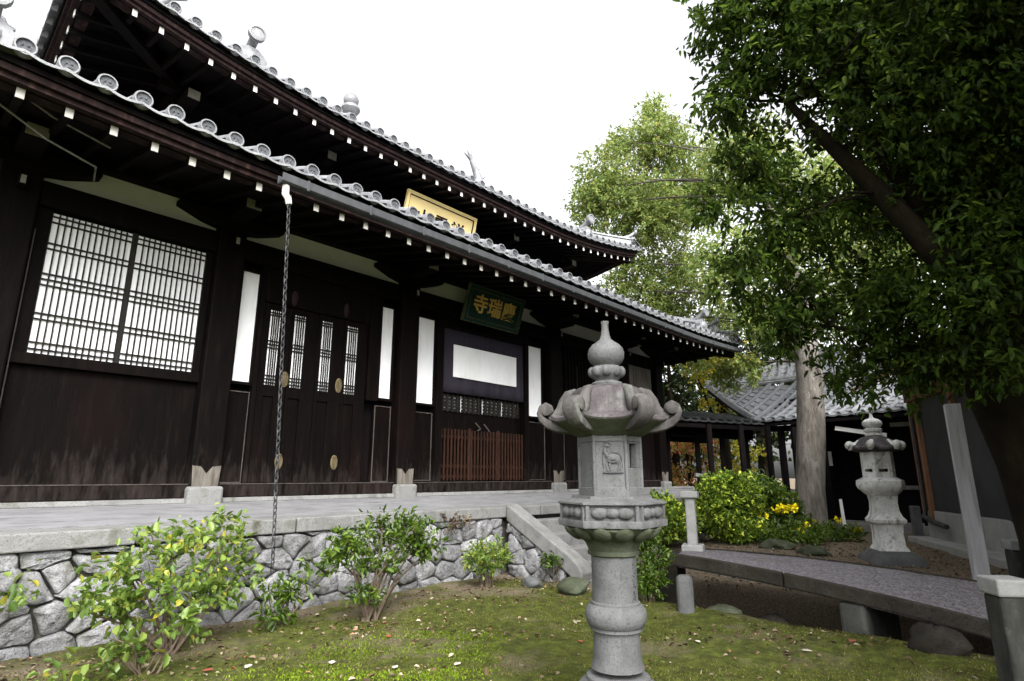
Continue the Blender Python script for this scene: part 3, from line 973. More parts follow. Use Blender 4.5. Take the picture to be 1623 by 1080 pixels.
def ridge_end(parent, at, s=1.0, ang=0.0):
    """shield-shaped ridge-end tile with curled shoulders and a round-ended tile on a stalk above"""
    mb = MB()
    mt = Matrix.Rotation(ang, 3, 'Z')
    at = Vector(at)
    pts = [(-.20, 0), (-.26, .05), (-.20, .09), (-.22, .17), (-.15, .25), (-.07, .30), (.07, .30), (.15, .25), (.22, .17), (.20, .09), (.26, .05), (.20, 0)]
    mb.prism([(u * s, v * s) for u, v in pts], lambda u, v, t: at + mt @ Vector((u, t, v)), -0.06 * s, 0.06 * s)
    mb.ball(at + mt @ Vector((0, -0.06 * s, 0.14 * s)), (0.10 * s, 0.05 * s, 0.10 * s), 10, 6)
    mb.tube([at + mt @ Vector((0, .35 * s, .26 * s)), at + mt @ Vector((0, 0.08 * s, .34 * s)), at + mt @ Vector((0, -.12 * s, .47 * s))], .065 * s, 10)
    c = at + mt @ Vector((0, -.15 * s, .475 * s))
    ax = (mt @ Vector((-.12, -1, .02))).normalized()
    q = ax.to_track_quat('Z', 'Y').to_matrix()
    mb.rings([[c + q @ Vector((r * s * math.cos(2 * PI * k / 14), r * s * math.sin(2 * PI * k / 14), z * s)) for k in range(14)] for r, z in ((.115, -.05), (.118, .02), (.09, .024), (.088, .01), (.01, .012))])
    return mb.build("ridge_end_tile", M['tile'], parent, smooth=True)


ridge_end(roofU, (2.8, 7.72, 7.02), 1.05)
ridge_end(roofU, (11.2, 7.72, 7.02), 1.05)
ridge_end(roofL, (0.08, 5.55, 4.46), .85)
ridge_end(roofL, (12.6, 5.55, 4.56), 0.9)
ridge_end(roofL, (14.05, 5.88, 4.78), 0.8, R(45))
ridge_end(roofL, (14.42, 5.5, 4.62), 0.7, R(45))
ridge_end(roofL, (-0.80, 5.62, 4.66), 0.9, R(-45))
ridge_end(roofU, (0.80, 7.6, 7.42), 0.8, R(-45))
ridge_end(roofU, (13.2, 7.6, 7.42), 0.8, R(45))
# jewel finial on the main ridge
mb = MB()
cx, cy, cz = 7.0, 12.1, 10.14
n = 16
mb.rings([[Vector((cx + r * math.cos(2 * PI * k / n), cy + r * math.sin(2 * PI * k / n), cz + z)) for k in range(n)] for r, z in
          ((.22, 0), (.22, .12), (.14, .16), (.12, .28), (.20, .34), (.25, .42), (.23, .50), (.14, .55), (.19, .63), (.20, .72), (.16, .82), (.07, .90), (.01, 1.0))])
mb.build("jewel_finial", M['tile'], roofU, smooth=True)
# fish-tailed ridge ends
for sx, sg in ((11.55, 1), (2.45, -1)):
    mb = MB()
    path = [(sx - sg * .05, 12.1, 10.05), (sx + sg * .12, 12.1, 10.25), (sx + sg * .10, 12.1, 10.5), (sx - sg * .06, 12.1, 10.75), (sx - sg * .22, 12.1, 11.0)]
    mb.tube(path, [.17, .18, .14, .10, .07], 10)
    for a_ in (-.5, 0.15, .8):
        d = Vector((-sg * math.sin(a_ + .3), 0, math.cos(a_ + .3)))
        mb.tube([Vector(path[-1]), Vector(path[-1]) + d * .16, Vector(path[-1]) + d * .30 + Vector((-sg * .05, 0, 0))], [.06, .05, .012], 6)
    for q in range(4):
        p = Vector(path[1 + q % 3]) + Vector((sg * .14, 0, .04))
        mb.tube([p, p + Vector((sg * .16, random.uniform(-.1, .1), .12))], [.04, .008], 5)
    mb.build("fish_ridge_ornament", M['tile'], roofU, smooth=True)

# gutter along the lower eave
mb = MB()
gp = [(-0.02, 0.10), (-0.02, 0.015), (0.0, 0.0), (0.085, 0.0), (0.10, 0.015), (0.10, 0.10), (0.085, 0.10), (0.085, 0.03), (-0.005, 0.03), (-0.005, 0.10)]
rings = []
for i in range(41):
    x = 2.34 + (14.15 - 2.34) * i / 40
    u = uplift(min(x - LOW[0], LOW[1] - x), .15, 3.6)
    rings.append([Vector((x, 5.255 + a, 4.125 + u + b)) for a, b in gp])
mb.rings(rings)
for i in range(16):
    x = 2.6 + i * 0.76
    u = uplift(min(x - LOW[0], LOW[1] - x), .15, 3.6)
    mb.box(x, x + .03, 5.226, 5.234, 4.115 + u, 4.232 + u)
mb.build("gutter", M['gutter'], hall, bevel=0.003, seg=1)

# pillars, beams
PX = [0.56, 2.55, 5.25, 8.81, 11.35, 12.93]
pw = 0.32
for i, x in enumerate(PX):
    mb = MB()
    mb.box(x - pw / 2, x + pw / 2, FY - .13, FY + .19, 1.155, 4.40)
    p = mb.build("pillar", M['wood'], hall, bevel=0.018)
    mb = MB()
    mb.box(x - .185, x + .185, FY - .20, FY + .2, 0.86, 1.155)
    mb.build("base_stone", M['coping'], p, bevel=0.035, seg=3)
    mb = MB()     # bleached foot with a notched top edge
    hh = 1.375
    poly = [(-.135, 1.157), (.135, 1.157), (.15, hh), (.06, hh - .01), (0, hh - .085), (-.06, hh - .01), (-.15, hh)]
    mb.prism(poly, lambda u, v, t, x=x: (x + u, t, v), FY - .134, FY - .10)
    mb.build("pillar_foot", M['weathered'], p)
    # bracket: bearing block, boat-shaped arm, projecting nose with a pale end
    mb = MB()
    mb.prism([(-.62, 4.36), (-.62, 4.30), (-.34, 4.20), (-.18, 4.17), (.18, 4.17), (.34, 4.20), (.62, 4.30), (.62, 4.36)], lambda u, v, t, x=x: (x + u, t, v), FY - .135, FY + .05)
    mb.box(x - .10, x + .10, FY - .62, FY - .12, 4.26, 4.395)
    mb.build("bracket", M['woodplain'], p, bevel=0.008)
    mb = MB()
    mb.box(x - .085, x + .085, FY - .630, FY - .62, 4.275, 4.385)
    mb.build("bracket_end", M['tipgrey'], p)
    mb = MB()
    mb.box(x - .03, x + .03, FY - .27, FY - .13, 3.93, 4.04)
    mb.box(x - .02, x + .02, FY - .274, FY - .27, 3.94, 4.02, 1)
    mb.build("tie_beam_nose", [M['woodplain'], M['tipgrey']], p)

mb = MB()
mb.box(-0.4, 13.7, FY - .10, FY + .12, 4.405, 4.60)
mb.build("eave_purlin", M['woodplain'], hall, bevel=0.01)
for a, b in zip(PX[:-1], PX[1:]):
    mb = MB()
    mb.box(a + pw / 2 + .002, b - pw / 2 - .002, FY - .085, FY + .1, 3.85, 4.105)
    mb.build("head_beam", M['wood'], hall, bevel=0.01)
for a, b in zip(PX[:-1], PX[1:]):
    mb = MB()
    mb.box(a + pw / 2 + .002, b - pw / 2 - .002, FY - .10, FY + .1, 1.035, 1.172)
    mb.build("ground_beam", M['wood'], hall, bevel=0.006)
mb = MB()
for a, b in zip(PX[:-1], PX[1:]):
    mb.box(a + pw / 2 + .002, b - pw / 2 - .002, FY - .104, FY - .02, 1.174, 1.182)
mb.build("worn_sill_edge", M['edge'], hall)
# plaster friezes with chamfered ends under the brackets
for a, b in zip(PX[:-1], PX[1:]):
    mb = MB()
    e0, e1 = a + pw / 2 - 0.01, b - pw / 2 + .01
    mb.prism([(e0, 4.107), (e1, 4.107), (e1, 4.18), (e1 - .34, 4.40), (e0 + .34, 4.40), (e0, 4.18)], lambda u, v, t: (u, t, v), FY + .02, FY + .06)
    mb.build("plaster_frieze", M['plaster'], hall)
    mb = MB()   # dark curved bracket boards closing the frieze corners
    for s in (0, 1):
        q = e0 if s == 0 else e1
        d = 1 if s == 0 else -1
        mb.prism([(q, 4.19), (q + d * .05, 4.22), (q + d * .2, 4.31), (q + d * .36, 4.402), (q, 4.402)], lambda u, v, t: (u, t, v), FY - .03, FY + .018)
    mb.build("frieze_corner", M['woodplain'], hall)
# closing walls behind
mb = MB()
mb.box(0.45, 13.05, FY + .125, FY + .2, 0.95, 4.6)
mb.box(0.45, 0.6, FY + .2, 14.2, 0.95, 4.6)
mb.box(12.9, 13.05, FY + .2, 14.2, 0.95, 4.6)
mb.box(0.45, 13.05, 14.2, 14.3, 0.95, 4.6)
mb.build("core_wall", M['woodplain'], hall)
mb = MB()
mb.box(2.2, 11.8, 9.05, 9.15, 4.6, 7.25)
mb.box(2.2, 2.3, 9.15, 15.2, 4.6, 7.25)
mb.box(11.7, 11.8, 9.15, 15.2, 4.6, 7.25)
mb.box(2.2, 11.8, 15.2, 15.3, 4.6, 7.25)
mb.build("upper_wall", M['woodplain'], hall)
for x in (2.35, 4.6, 9.4, 11.65):
    mb = MB()
    mb.box(x - .14, x + .14, 8.93, 9.045, 5.2, 6.9)
    mb.box(x - .09, x + .09, 8.45, 9.0, 6.62, 6.78)
    mb.build("upper_bracket", M['woodplain'], hall, bevel=0.008)
    mb = MB()
    mb.box(x - .08, x + .08, 8.44, 8.448, 6.63, 6.77)
    mb.build("bracket_end", M['tipgrey'], hall)
mb = MB()
mb.box(2.0, 12.0, 8.86, 9.04, 6.905, 7.03)
mb.box(2.2, 11.8, 8.95, 9.04, 6.2, 6.35)
mb.build("upper_beam", M['woodplain'], hall, bevel=0.008)


def lattice(parent, x0, x1, z0, z1, y, nvert, rows, bar=0.012):
    """paper pane behind thin bars; rows: heights of horizontal bars"""
    mb = MB()
    mb.box(x0, x1, y + .02, y + .03, z0, z1)
    pn = mb.build("paper_pane", M['paper'], parent)
    mb = MB()
    for i in range(nvert):
        x = x0 + (x1 - x0) * (i + .5) / nvert + (x1 - x0) / nvert * .5
        if i < nvert - 1:
            mb.box(x - bar / 2, x + bar / 2, y, y + .018, z0, z1)
    for z in rows:
        mb.box(x0, x1, y - .004, y + .0195, z - bar / 2, z + bar / 2)
    mb.build("lattice_bars", M['black'], parent)
    return pn


# bay 1: shoji window over boards
mb = MB()
mb.box(0.722, 2.388, FY + .02, FY + .12, 1.184, 2.28)
mb.build("board_panel", M['wood'], hall)
mb = MB()
mb.box(0.722, 2.388, FY - .05, FY + .10, 2.285, 2.395)
mb.box(0.722, 0.85, FY - .02, FY + .10, 2.397, 3.848)
mb.box(2.325, 2.388, FY - .02, FY + .10, 2.397, 3.848)
wf = mb.build("window_frame", M['wood'], hall, bevel=0.006)
mb = MB()
mb.box(.735, .745, FY - .056, FY - .052, 1.7, 3.6)
mb.build("worn_and_lit_edge", M['edge'], wf)  # pale strip standing in for light along the corner pillar's edge
for (a, b) in ((0.852, 1.568), (1.602, 2.323)):
    s = thing_part = MB()
    s.box(a - .0, a + .012, FY + .012, FY + .06, 2.397, 3.846)
    s.box(b - .012, b, FY + .012, FY + .06, 2.397, 3.846)
    sh = s.build("shoji_screen", M['black'], hall)
    z0, z1 = 2.40, 3.83
    H = z1 - z0
    rows = []
    for f in (0.03, 0.075, 0.235, 0.275, 0.475, 0.515, 0.555, 0.735, 0.775, 0.93, 0.972):
        rows.append(z0 + f * H)
    lattice(sh, a + .012, b - .012, z0, z1, FY + .0, 13, rows)
mb = MB()
mb.box(1.569, 1.601, FY + .005, FY + .07, 2.397, 3.846)
mb.build("meeting_stile", M['black'], hall)


def strip_panel(x0, x1, z0, z1):
    mb = MB()
    mb.box(x0, x1, FY + .02, FY + .05, z0, z1)
    o = mb.build("white_panel", M['paper'], hall)
    mb = MB()
    for a, b, c, d in ((x0 - .035, x0, z0 - .035, z1 + .035), (x1, x1 + .035, z0 - .035, z1 + .035), (x0, x1, z0 - .035, z0), (x0, x1, z1, z1 + .035)):
        mb.box(a, b, FY - .01, FY + .06, c, d)
    mb.build("panel_frame", M['wood'], o)
    return o


strip_panel(2.762, 2.967, 2.362, 3.735)
strip_panel(4.815, 5.02, 2.36, 3.722)
strip_panel(5.452, 5.825, 2.355, 3.71)
strip_panel(8.11, 8.50, 2.35, 3.68)
strip_panel(8.97, 9.13, 2.35, 3.68)


def panel_with_edges(x0, x1, z0, z1):
    mb = MB()
    mb.box(x0, x1, FY + .03, FY + .1, z0, z1)
    o = mb.build("board_panel", M['wood'], hall)
    mb = MB()
    for a, b, c, d in ((x0, x0 + .012, z0, z1), (x1 - .012, x1, z0, z1), (x0 + .012, x1 - .012, z1 - .012, z1), (x0 + .012, x1 - .012, z0, z0 + .012)):
        mb.box(a, b, FY + .018, FY + .029, c, d)
    mb.build("worn_and_lit_edge", M['edge'], o)
    return o


panel_with_edges(2.73, 3.0, 1.186, 2.25)
panel_with_edges(4.78, 5.06, 1.186, 2.25)
panel_with_edges(5.45, 5.84, 1.20, 2.22)
panel_with_edges(8.10, 8.60, 1.20, 2.25)
panel_with_edges(8.98, 9.2, 1.20, 2.25)
# bay 2: four panelled door leaves with latticed upper lights
dx = [3.05, 3.435, 3.82, 4.205, 4.59]
lat = [(3.150, 3.285), (3.475, 3.625), (3.870, 4.020), (4.255, 4.42)]
px = [(429.6, 448.9), (474, 494.8), (517, 535.4), (557, 577.8)]
mb = MB()
mb.box(2.995, 3.045, FY - .04, FY + .1, 1.184, 3.848)
mb.box(4.595, 4.78, FY - .04, FY + .1, 2.3, 3.848)
mb.box(3.05, 4.59, FY - .03, FY + .1, 3.40, 3.848)
mb.build("door_frame", M['wood'], hall, bevel=0.006)
for i in range(4):
    a, b = dx[i], dx[i + 1]
    l0, l1 = lat[i]
    mb = MB()
    y0, y1 = FY + .0, FY + .055
    mb.box(a + .003, l0, y0, y1, 1.186, 3.395)
    mb.box(l1, b - .003, y0, y1, 1.186, 3.395)
    mb.box(l0, l1, y0 + .001, y1, 3.315, 3.395)
    mb.box(l0, l1, y0 + .001, y1, 2.22, 2.36)
    mb.box(l0, l1, y0 + .018, y1, 1.186, 2.22)
    d = mb.build("door_leaf", M['wood'], hall, bevel=0.005)
    z0, z1 = 2.362, 3.313
    lattice(d, l0, l1, z0, z1, FY - .008, 5, [z0 + f * (z1 - z0) for f in (.03, .075, .12, .49, .535, .58, .93, .965)], 0.011)


def pull(x, z, w_, h_, parent):
    mb = MB()
    n = 18
    ring = []
    for r, y in ((1.0, 0.0), (1.0, -.012), (.82, -.016), (.78, -.006), (.01, -.006)):
        ring.append([Vector((x + w_ / 2 * r * math.cos(2 * PI * k / n), FY + y - .001, z + h_ / 2 * r * math.sin(2 * PI * k / n))) for k in range(n)])
    mb.rings(ring)
    mb.box(x - .006, x + .006, FY - .02, FY - .006, z - h_ * .38, z + h_ * .38)
    mb.build("door_pull", M['brass'], parent, smooth=True)


for x, z, w_, h_ in ((3.40, 2.45, .10, .20), (4.165, 2.46, .10, .20), (3.42, 1.44, .10, .19), (4.175, 1.44, .10, .19)):
    pull(x, z, w_, h_, hall)
for x in (3.43, 4.2):
    mb = MB()
    mb.ball((x, FY - .02, 3.52), (.05, .03, .11), 10, 6)
    mb.build("door_hinge_cap", M['woodred'], hall, smooth=True)
# bay 3: entrance with hanging cloth, white window, lattice fence gate
mb = MB()
mb.box(5.86, 5.99, FY - .05, FY + .1, 1.184, 3.848)
mb.box(7.96, 8.07, FY - .05, FY + .1, 1.184, 3.848)
mb.box(5.99, 7.96, FY - .03, FY + .1, 3.63, 3.848)
mb.build("entrance_frame", M['wood'], hall, bevel=0.006)
cl = MB()
nxx = 40
vs, fs = [], []
for j in range(8):
    for i in range(nxx + 1):
        x = 5.995 + (7.955 - 5.995) * i / nxx
        z = 3.63 - (3.63 - 2.58) * j / 7
        vs.append((x, FY - .0 + .012 * math.sin(i * 0.9) * (j / 7) + .004 * math.sin(i * 2.3), z))
for j in range(7):
    for i in range(nxx):
        fs.append((j * (nxx + 1) + i, j * (nxx + 1) + i + 1, (j + 1) * (nxx + 1) + i + 1, (j + 1) * (nxx + 1) + i))
cl.add(vs, fs)
c_ = cl.build("hanging_cloth", M['cloth'], hall, smooth=180)
sm = c_.modifiers.new("thickness", 'SOLIDIFY')
sm.thickness = 0.006
mb = MB()
mb.box(6.21, 7.735, FY - .035, FY - .025, 2.84, 3.375)
mb.build("white_cloth_panel", M['paper'], hall)
# lattice lights behind, below the cloth
for a, b in ((6.02, 6.45), (6.50, 6.93), (7.0, 7.43), (7.48, 7.92)):
    mb = MB()
    mb.box(a, b, FY + .09, FY + .1, 2.30, 2.56)
    o = mb.build("low_light", M['paper'], hall)
    mb = MB()
    for q in range(5):
        mb.box(a, b, FY + .06, FY + .08, 2.30 + q * .055, 2.335 + q * .055)
    for q in range(4):
        x = a + (b - a) * (q + .5) / 4
        mb.box(x - .02, x + .02, FY + .05, FY + .085, 2.28, 2.58)
    mb.build("louvre", M['black'], o)
mb = MB()
mb.box(5.995, 7.955, FY + .085, FY + .12, 1.184, 2.29)
mb.build("inner_panel", M['wood'], hall)
gate_root = MB()
for i in range(27):
    x = 6.02 + (7.93 - 6.02) * i / 26
    gate_root.box(x - .014, x + .014, FY - .005, FY + .02, 1.20, 2.0)
for z in (1.26, 1.42, 1.88):
    gate_root.box(6.0, 7.95, FY + .021, FY + .04, z - .02, z + .02)
for x in (6.62, 7.30):
    gate_root.box(x - .022, x + .022, FY - .02, FY + .021, 1.20, 2.03)
gate_root.build("slatted_gate", M['gate'], hall, bevel=0.003, seg=1)
mb = MB()
for p in [((6.75, 6.99, 2.13), (6.85, 6.97, 2.03)), ((6.85, 6.97, 2.03), (6.78, 6.98, 2.0)), ((6.95, 6.99, 2.12), (7.05, 6.96, 2.0))]:
    mb.tube(p, .012, 6)
mb.build("latch", M['edge'], hall)
# bay 4 and 5: dark slats, weathered boards
mb = MB()
for i in range(18):
    x = 9.25 + i * .115
    if x < 11.15:
        mb.box(x, x + .055, FY - .0, FY + .03, 2.36, 3.84)
mb.build("slat_screen", M['wood'], hall)
mb = MB()
for i in range(10):
    x = 9.3 + i * .2
    if x < 11.1:
        mb.box(x, x + .03, FY + .04, FY + .05, 2.4, 3.5)
mb.build("worn_slats", M['weathered'], hall)
mb = MB()
mb.box(9.22, 11.18, FY + .03, FY + .1, 1.184, 2.35)
mb.build("board_panel", M['wood'], hall)
mb = MB()
for i in range(3):
    a = 11.54 + i * .415
    mb.box(a, a + .40, FY + .02, FY + .06, 2.36, 3.84)
mb.build("weathered_boards", M['weathered'], hall, bevel=0.004)
mb = MB()
mb.box(11.52, 12.76, FY + .03, FY + .1, 1.184, 2.35)
mb.build("board_panel", M['wood'], hall)
# cables strung beneath the lower eave at the left
for name_, pts in (("overhead_cable", [(-0.6, 5.75, 4.55), (0.2, 5.85, 4.42), (0.6, 5.9, 4.27), (1.05, 6.0, 4.22)]),
                   ("overhead_cable", [(-0.6, 5.95, 4.42), (0.25, 6.0, 4.27), (0.6, 6.05, 4.12), (1.0, 6.2, 4.08), (1.1, 6.8, 4.2)])):
    mb = MB()
    mb.tube(pts, .009, 6)
    o = mb.build(name_, M['cable'], None, loc=pts[0])
    lab = "upper thin grey cable strung under the lower eave at far left" if pts[0][1] < 5.8 else "lower thin grey cable sagging under the lower eave at far left"
    tag(o, lab, "cable", "cables under the eave")


# ------------------------------------------------------------------ name plaques
def text_mesh(ch, size, depth, offset=0.0):
    cu = bpy.data.curves.new("glyph", 'FONT')
    cu.body = ch
    cu.size = size
    cu.extrude = depth
    cu.offset = offset
    cu.align_x = 'CENTER'
    cu.align_y = 'CENTER'
    ob = bpy.data.objects.new("glyph", cu)
    COL.objects.link(ob)
    dg = bpy.context.evaluated_depsgraph_get()
    me = bpy.data.meshes.new_from_object(ob.evaluated_get(dg))
    bpy.data.objects.remove(ob)
    bpy.data.curves.remove(cu)
    return me


def plaque(name, label, centre, wd, ht, tilt, mats_, fr, chars, csize, frame_steps):
    t = thing(name, label, "sign", centre)
    mt = Matrix.Rotation(tilt, 3, 'X')
    c = Vector(centre)

    def bx(mb, x0, x1, y0, y1, z0, z1, mi=0):
        mb.obox(c + mt @ Vector(((x0 + x1) / 2, (y0 + y1) / 2, (z0 + z1) / 2)), (x1 - x0, y1 - y0, z1 - z0), mt, mi)
    mb = MB()
    bx(mb, -wd / 2 + fr, wd / 2 - fr, 0, .03, -ht / 2 + fr, ht / 2 - fr)
    mb.build("board", mats_[0], t)
    mb = MB()
    for k, (inset, proud, mi, w_) in enumerate(frame_steps):
        a, b = wd / 2 - inset, ht / 2 - inset
        bx(mb, -a, a, -proud, .028, b - w_, b, mi)
        bx(mb, -a, a, -proud, .028, -b, -b + w_, mi)
        bx(mb, -a, -a + w_, -proud + .0004, .028, -b + w_, b - w_, mi)
        bx(mb, a - w_, a, -proud + .0004, .028, -b + w_, b - w_, mi)
    mb.build("frame", mats_[1], t)
    for ch, ux, uz in chars:
        me = text_mesh(ch, csize, 0.006, 0.006)
        me.materials.clear()
        me.materials.append(mats_[2])
        o = bpy.data.objects.new("character", me)
        COL.objects.link(o)
        o.parent = t
        o.matrix_local = Matrix.Translation(mt @ Vector((ux, -.008, uz))) @ (mt.to_4x4() @ Matrix.Rotation(PI / 2, 4, 'X'))
    return t


plaque("name_plaque", "dark green plaque with three gold characters tilted over the entrance", (6.82, 6.64, 4.035), 1.34, 0.62, R(18),
       [M['greenboard'], [M['greenframe'], M['gold'], M['greenboard']], M['gold']], 0.09,
       [("寺", -.34, 0.0), ("瑞", 0.0, 0.0), ("慶", .34, 0.0)], 0.33,
       [(0.0, .035, 0, .014), (0.014, .028, 2, .050), (0.064, .035, 0, .014), (0.078, .012, 2, .02)])
plaque("gilded_plaque", "gold plaque with black border and characters under the upper eave", (6.95, 8.28, 6.17), 1.80, 0.78, R(14),
       [M['goldboard'], [M['goldboard'], M['black']], M['black']], 0.08,
       [("山", -.44, -0.06), ("雲", 0.0, -0.05), ("祥", .44, -0.05)], 0.36,
       [(0.0, .03, 0, .06), (0.06, .012, 1, .022)])

# ------------------------------------------------------------------ rain chain
rc = thing("rain_chain", "dark linked rain chain hanging from the gutter end to the wall", "rain chain", (2.41, 5.30, 4.12))
mb = MB()
mb.tube([(2.41, 5.30, 4.13), (2.41, 5.30, 4.03), (2.44, 5.295, 3.99), (2.452, 5.29, 3.93)], [.035, .036, .034, .03], 10)
mb.build("spout", M['tip'], rc, smooth=True)
mb = MB()
A_, B_ = Vector((2.452, 5.29, 3.93)), Vector((2.64, 5.33, 0.42))
nl = 62
for i in range(nl):
    p = A_.lerp(B_, (i + .5) / nl)
    ang = (i % 2) * PI / 2 + .4
    ax = Vector((math.cos(ang), math.sin(ang), 0))
    L = (B_ - A_).length / nl * .72
    pts = []
    for q in range(9):
        a = 2 * PI * q / 8
        pts.append(p + ax * math.cos(a) * .017 + Vector((0, 0, 1)) * math.sin(a) * L)
    mb.tube(pts, .0055, 5, cap=False)
mb.build("links", M['chain'], rc, smooth=True)


# ------------------------------------------------------------------ stone lantern in front
def wrap(a, n):
    p = 2 * PI / n
    return (a + p / 2) % p - p / 2


def poly_ring(c, a0, r, z, b=1.0, lift=0.0, n=6, seg=48):
    out = []
    for k in range(seg):
        th = 2 * PI * k / seg
        wv = wrap(th, n)
        hx = math.cos(PI / n) / math.cos(wv)
        f = 1 - b + b * hx if b < 1 else hx
        cr = (abs(wv) / (PI / n)) ** 3
        out.append(Vector((c[0] + r * f * math.cos(th + a0), c[1] + r * f * math.sin(th + a0), z + lift * cr)))
    return out


LC = (2.872, 1.868)
A0 = math.atan2(-1.89, -2.85)
lan = thing("stone_lantern", "tall grey carved stone lantern with curled cap corners, nearest on the lawn", "stone lantern", (LC[0], LC[1], 0))


def lrings(name, prof, material, parent=lan, c=LC, a0=A0, sm=38, seg=48, n=6, bev=0):
    mb = MB()
    mb.rings([poly_ring(c, a0, p[0], p[1], p[2] if len(p) > 2 else 0.0, p[3] if len(p) > 3 else 0.0, n, seg) for p in prof])
    return mb.build(name, material, parent, smooth=sm, bevel=bev)


lrings("base", [(.36, -0.0500, 1), (.36, 0.1000, 1), (.34, 0.1150, 1), (.30, 0.1200, 1), (.285, 0.1050, .4), (.245, 0.1550, .2), (.20, 0.2000, 0), (.168, 0.2200, 0), (.165, 0.2370, 0), (.150, 0.2450, 0)], M['granite'])
sh = lrings("shaft", [(0.1403, .275), (0.1328, .30), (0.1253, .33), (0.1225, .44), (0.1253, .455), (0.1403, .462), (0.1403, .478), (0.1496, .484), (0.1608, .51), (0.1646, .535), (0.1608, .56), (0.1449, .582),
                      (0.1328, .588), (0.1328, .598), (0.1225, .604), (0.1216, .72), (0.1225, .835)], M['granite'])
lrings("neck", [(0.1225, .832), (0.1403, .84), (0.1421, .855), (0.1346, .862), (0.1403, .875), (0.1515, .90), (0.1777, .93), (0.2250, .955), (0.2500, .975), (0.2620, .985, .5)], M['granitemoss'])
# incised column of writing on the shaft, too worn to read
mb = MB()
for i in range(9):
    z = 0.80 - i * .023
    for q in range(2):
        th = A0 + 0.98 + random.uniform(-.06, .06)
        r = 0.1220
        p = Vector((LC[0] + r * math.cos(th), LC[1] + r * math.sin(th), z + random.uniform(-.008, .008)))
        tg = Vector((-math.sin(th), math.cos(th), 0))
        d = (tg * math.cos(random.uniform(-.6, .6)) + Vector((0, 0, random.uniform(-.9, .6)))).normalized()
        mb.tube([p - d * .011, p + d * .011], .0032, 5)
mb.build("worn_inscription", M['carved'], sh)
# lotus petals under the platform
mb = MB()
for k in range(12):
    th = A0 + 2 * PI * (k + .5) / 12
    c = Vector((LC[0] + .225 * math.cos(th), LC[1] + .225 * math.sin(th), .955))
    mt = Matrix.Rotation(th, 3, 'Z') @ Matrix.Rotation(R(-38), 3, 'Y')
    mb.ball(c, (.058, .052, .02), 10, 6, mt)
mb.build("lotus_petals", M['granitemoss'], lan, smooth=True)
mid = lrings("middle_platform", [(.26, .982, 1), (.298, .992, 1), (.302, 1.018, 1), (.296, 1.028, 1), (.276, 1.026, 1), (.276, 1.104, 1), (.298, 1.106, 1), (.302, 1.110, 1), (.300, 1.119, 1), (.285, 1.125, 1), (.225, 1.137, 1), (.222, 1.15, 1)], M['granite'])
mb = MB()
for k in range(6):
    th = A0 + k * PI / 3
    fr_ = .276 * math.cos(PI / 6)
    nrm = Vector((math.cos(th), math.sin(th), 0))
    tg = Vector((-math.sin(th), math.cos(th), 0))
    c = Vector((LC[0], LC[1], 1.066)) + nrm * fr_
    mt = Matrix((tg, nrm, Vector((0, 0, 1)))).transposed()
    for s in (-1, 1):
        mb.obox(c + tg * s * .128 + nrm * .006, (.018, .02, .076), mt)
        mb.ball(c + tg * s * .066 + nrm * .002, (.046, .026, .031), 10, 6, mt)
    mb.ball(c + nrm * .002, (.040, .022, .026), 10, 6, mt)
mb.build("carved_bosses", M['granite'], mid, smooth=50)
# fire box: six walls, one with an opening, the front with a deer in relief
fb = MB()
rf = .172
z0, z1 = 1.140, 1.478
for k in range(6):
    th = A0 + k * PI / 3
    nrm = Vector((math.cos(th), math.sin(th), 0))
    tg = Vector((-math.sin(th), math.cos(th), 0))
    mt = Matrix((tg, nrm, Vector((0, 0, 1)))).transposed()
    ap = rf * math.cos(PI / 6)
    c = Vector((LC[0], LC[1], 0)) + nrm * (ap - .02)
    hw = rf / 2
    if k in (1, 4):     # opening
        ow, oz0, oz1 = .040, 1.300, 1.432
        for u0, u1, a, b in ((-hw, hw, z0, oz0), (-hw, hw, oz1, z1), (-hw, -ow, oz0, oz1), (ow, hw, oz0, oz1)):
            fb.obox(c + tg * (u0 + u1) / 2 + Vector((0, 0, (a + b) / 2)), (u1 - u0, .04, b - a), mt)
    else:
        fb.obox(c + Vector((0, 0, (z0 + z1) / 2)), (2 * hw, .04, z1 - z0), mt)
    # corner mouldings and foot moulding
    fb.obox(c + nrm * .022 + Vector((0, 0, z0 + .032)), (2 * hw * 1.02, .012, .05), mt)
    fb.obox(c + nrm * .022 + Vector((0, 0, z1 - .02)), (2 * hw * 1.02, .010, .03), mt)
    cn = Vector((LC[0] + rf * math.cos(th + PI / 6), LC[1] + rf * math.sin(th + PI / 6), (z0 + z1) / 2))
    fb.tube([cn - Vector((0, 0, (z1 - z0) / 2)), cn + Vector((0, 0, (z1 - z0) / 2))], .011, 8)
fbo = fb.build("fire_box", M['granite'], lan, bevel=0.004)
# interior floor darkness is real depth; relief deer on the front panel
mb = MB()
nrm = Vector((math.cos(A0), math.sin(A0), 0))
tg = Vector((math.sin(A0), -math.cos(A0), 0)) * -1
right = Vector((0, 0, 1)).cross(nrm).normalized()   # to the right as one faces the panel
fc = Vector((LC[0], LC[1], 0)) + nrm * (rf * math.cos(PI / 6) + .002)


def rp(u, v, d=0.0):
    return fc + right * u + Vector((0, 0, v - .028)) + nrm * d


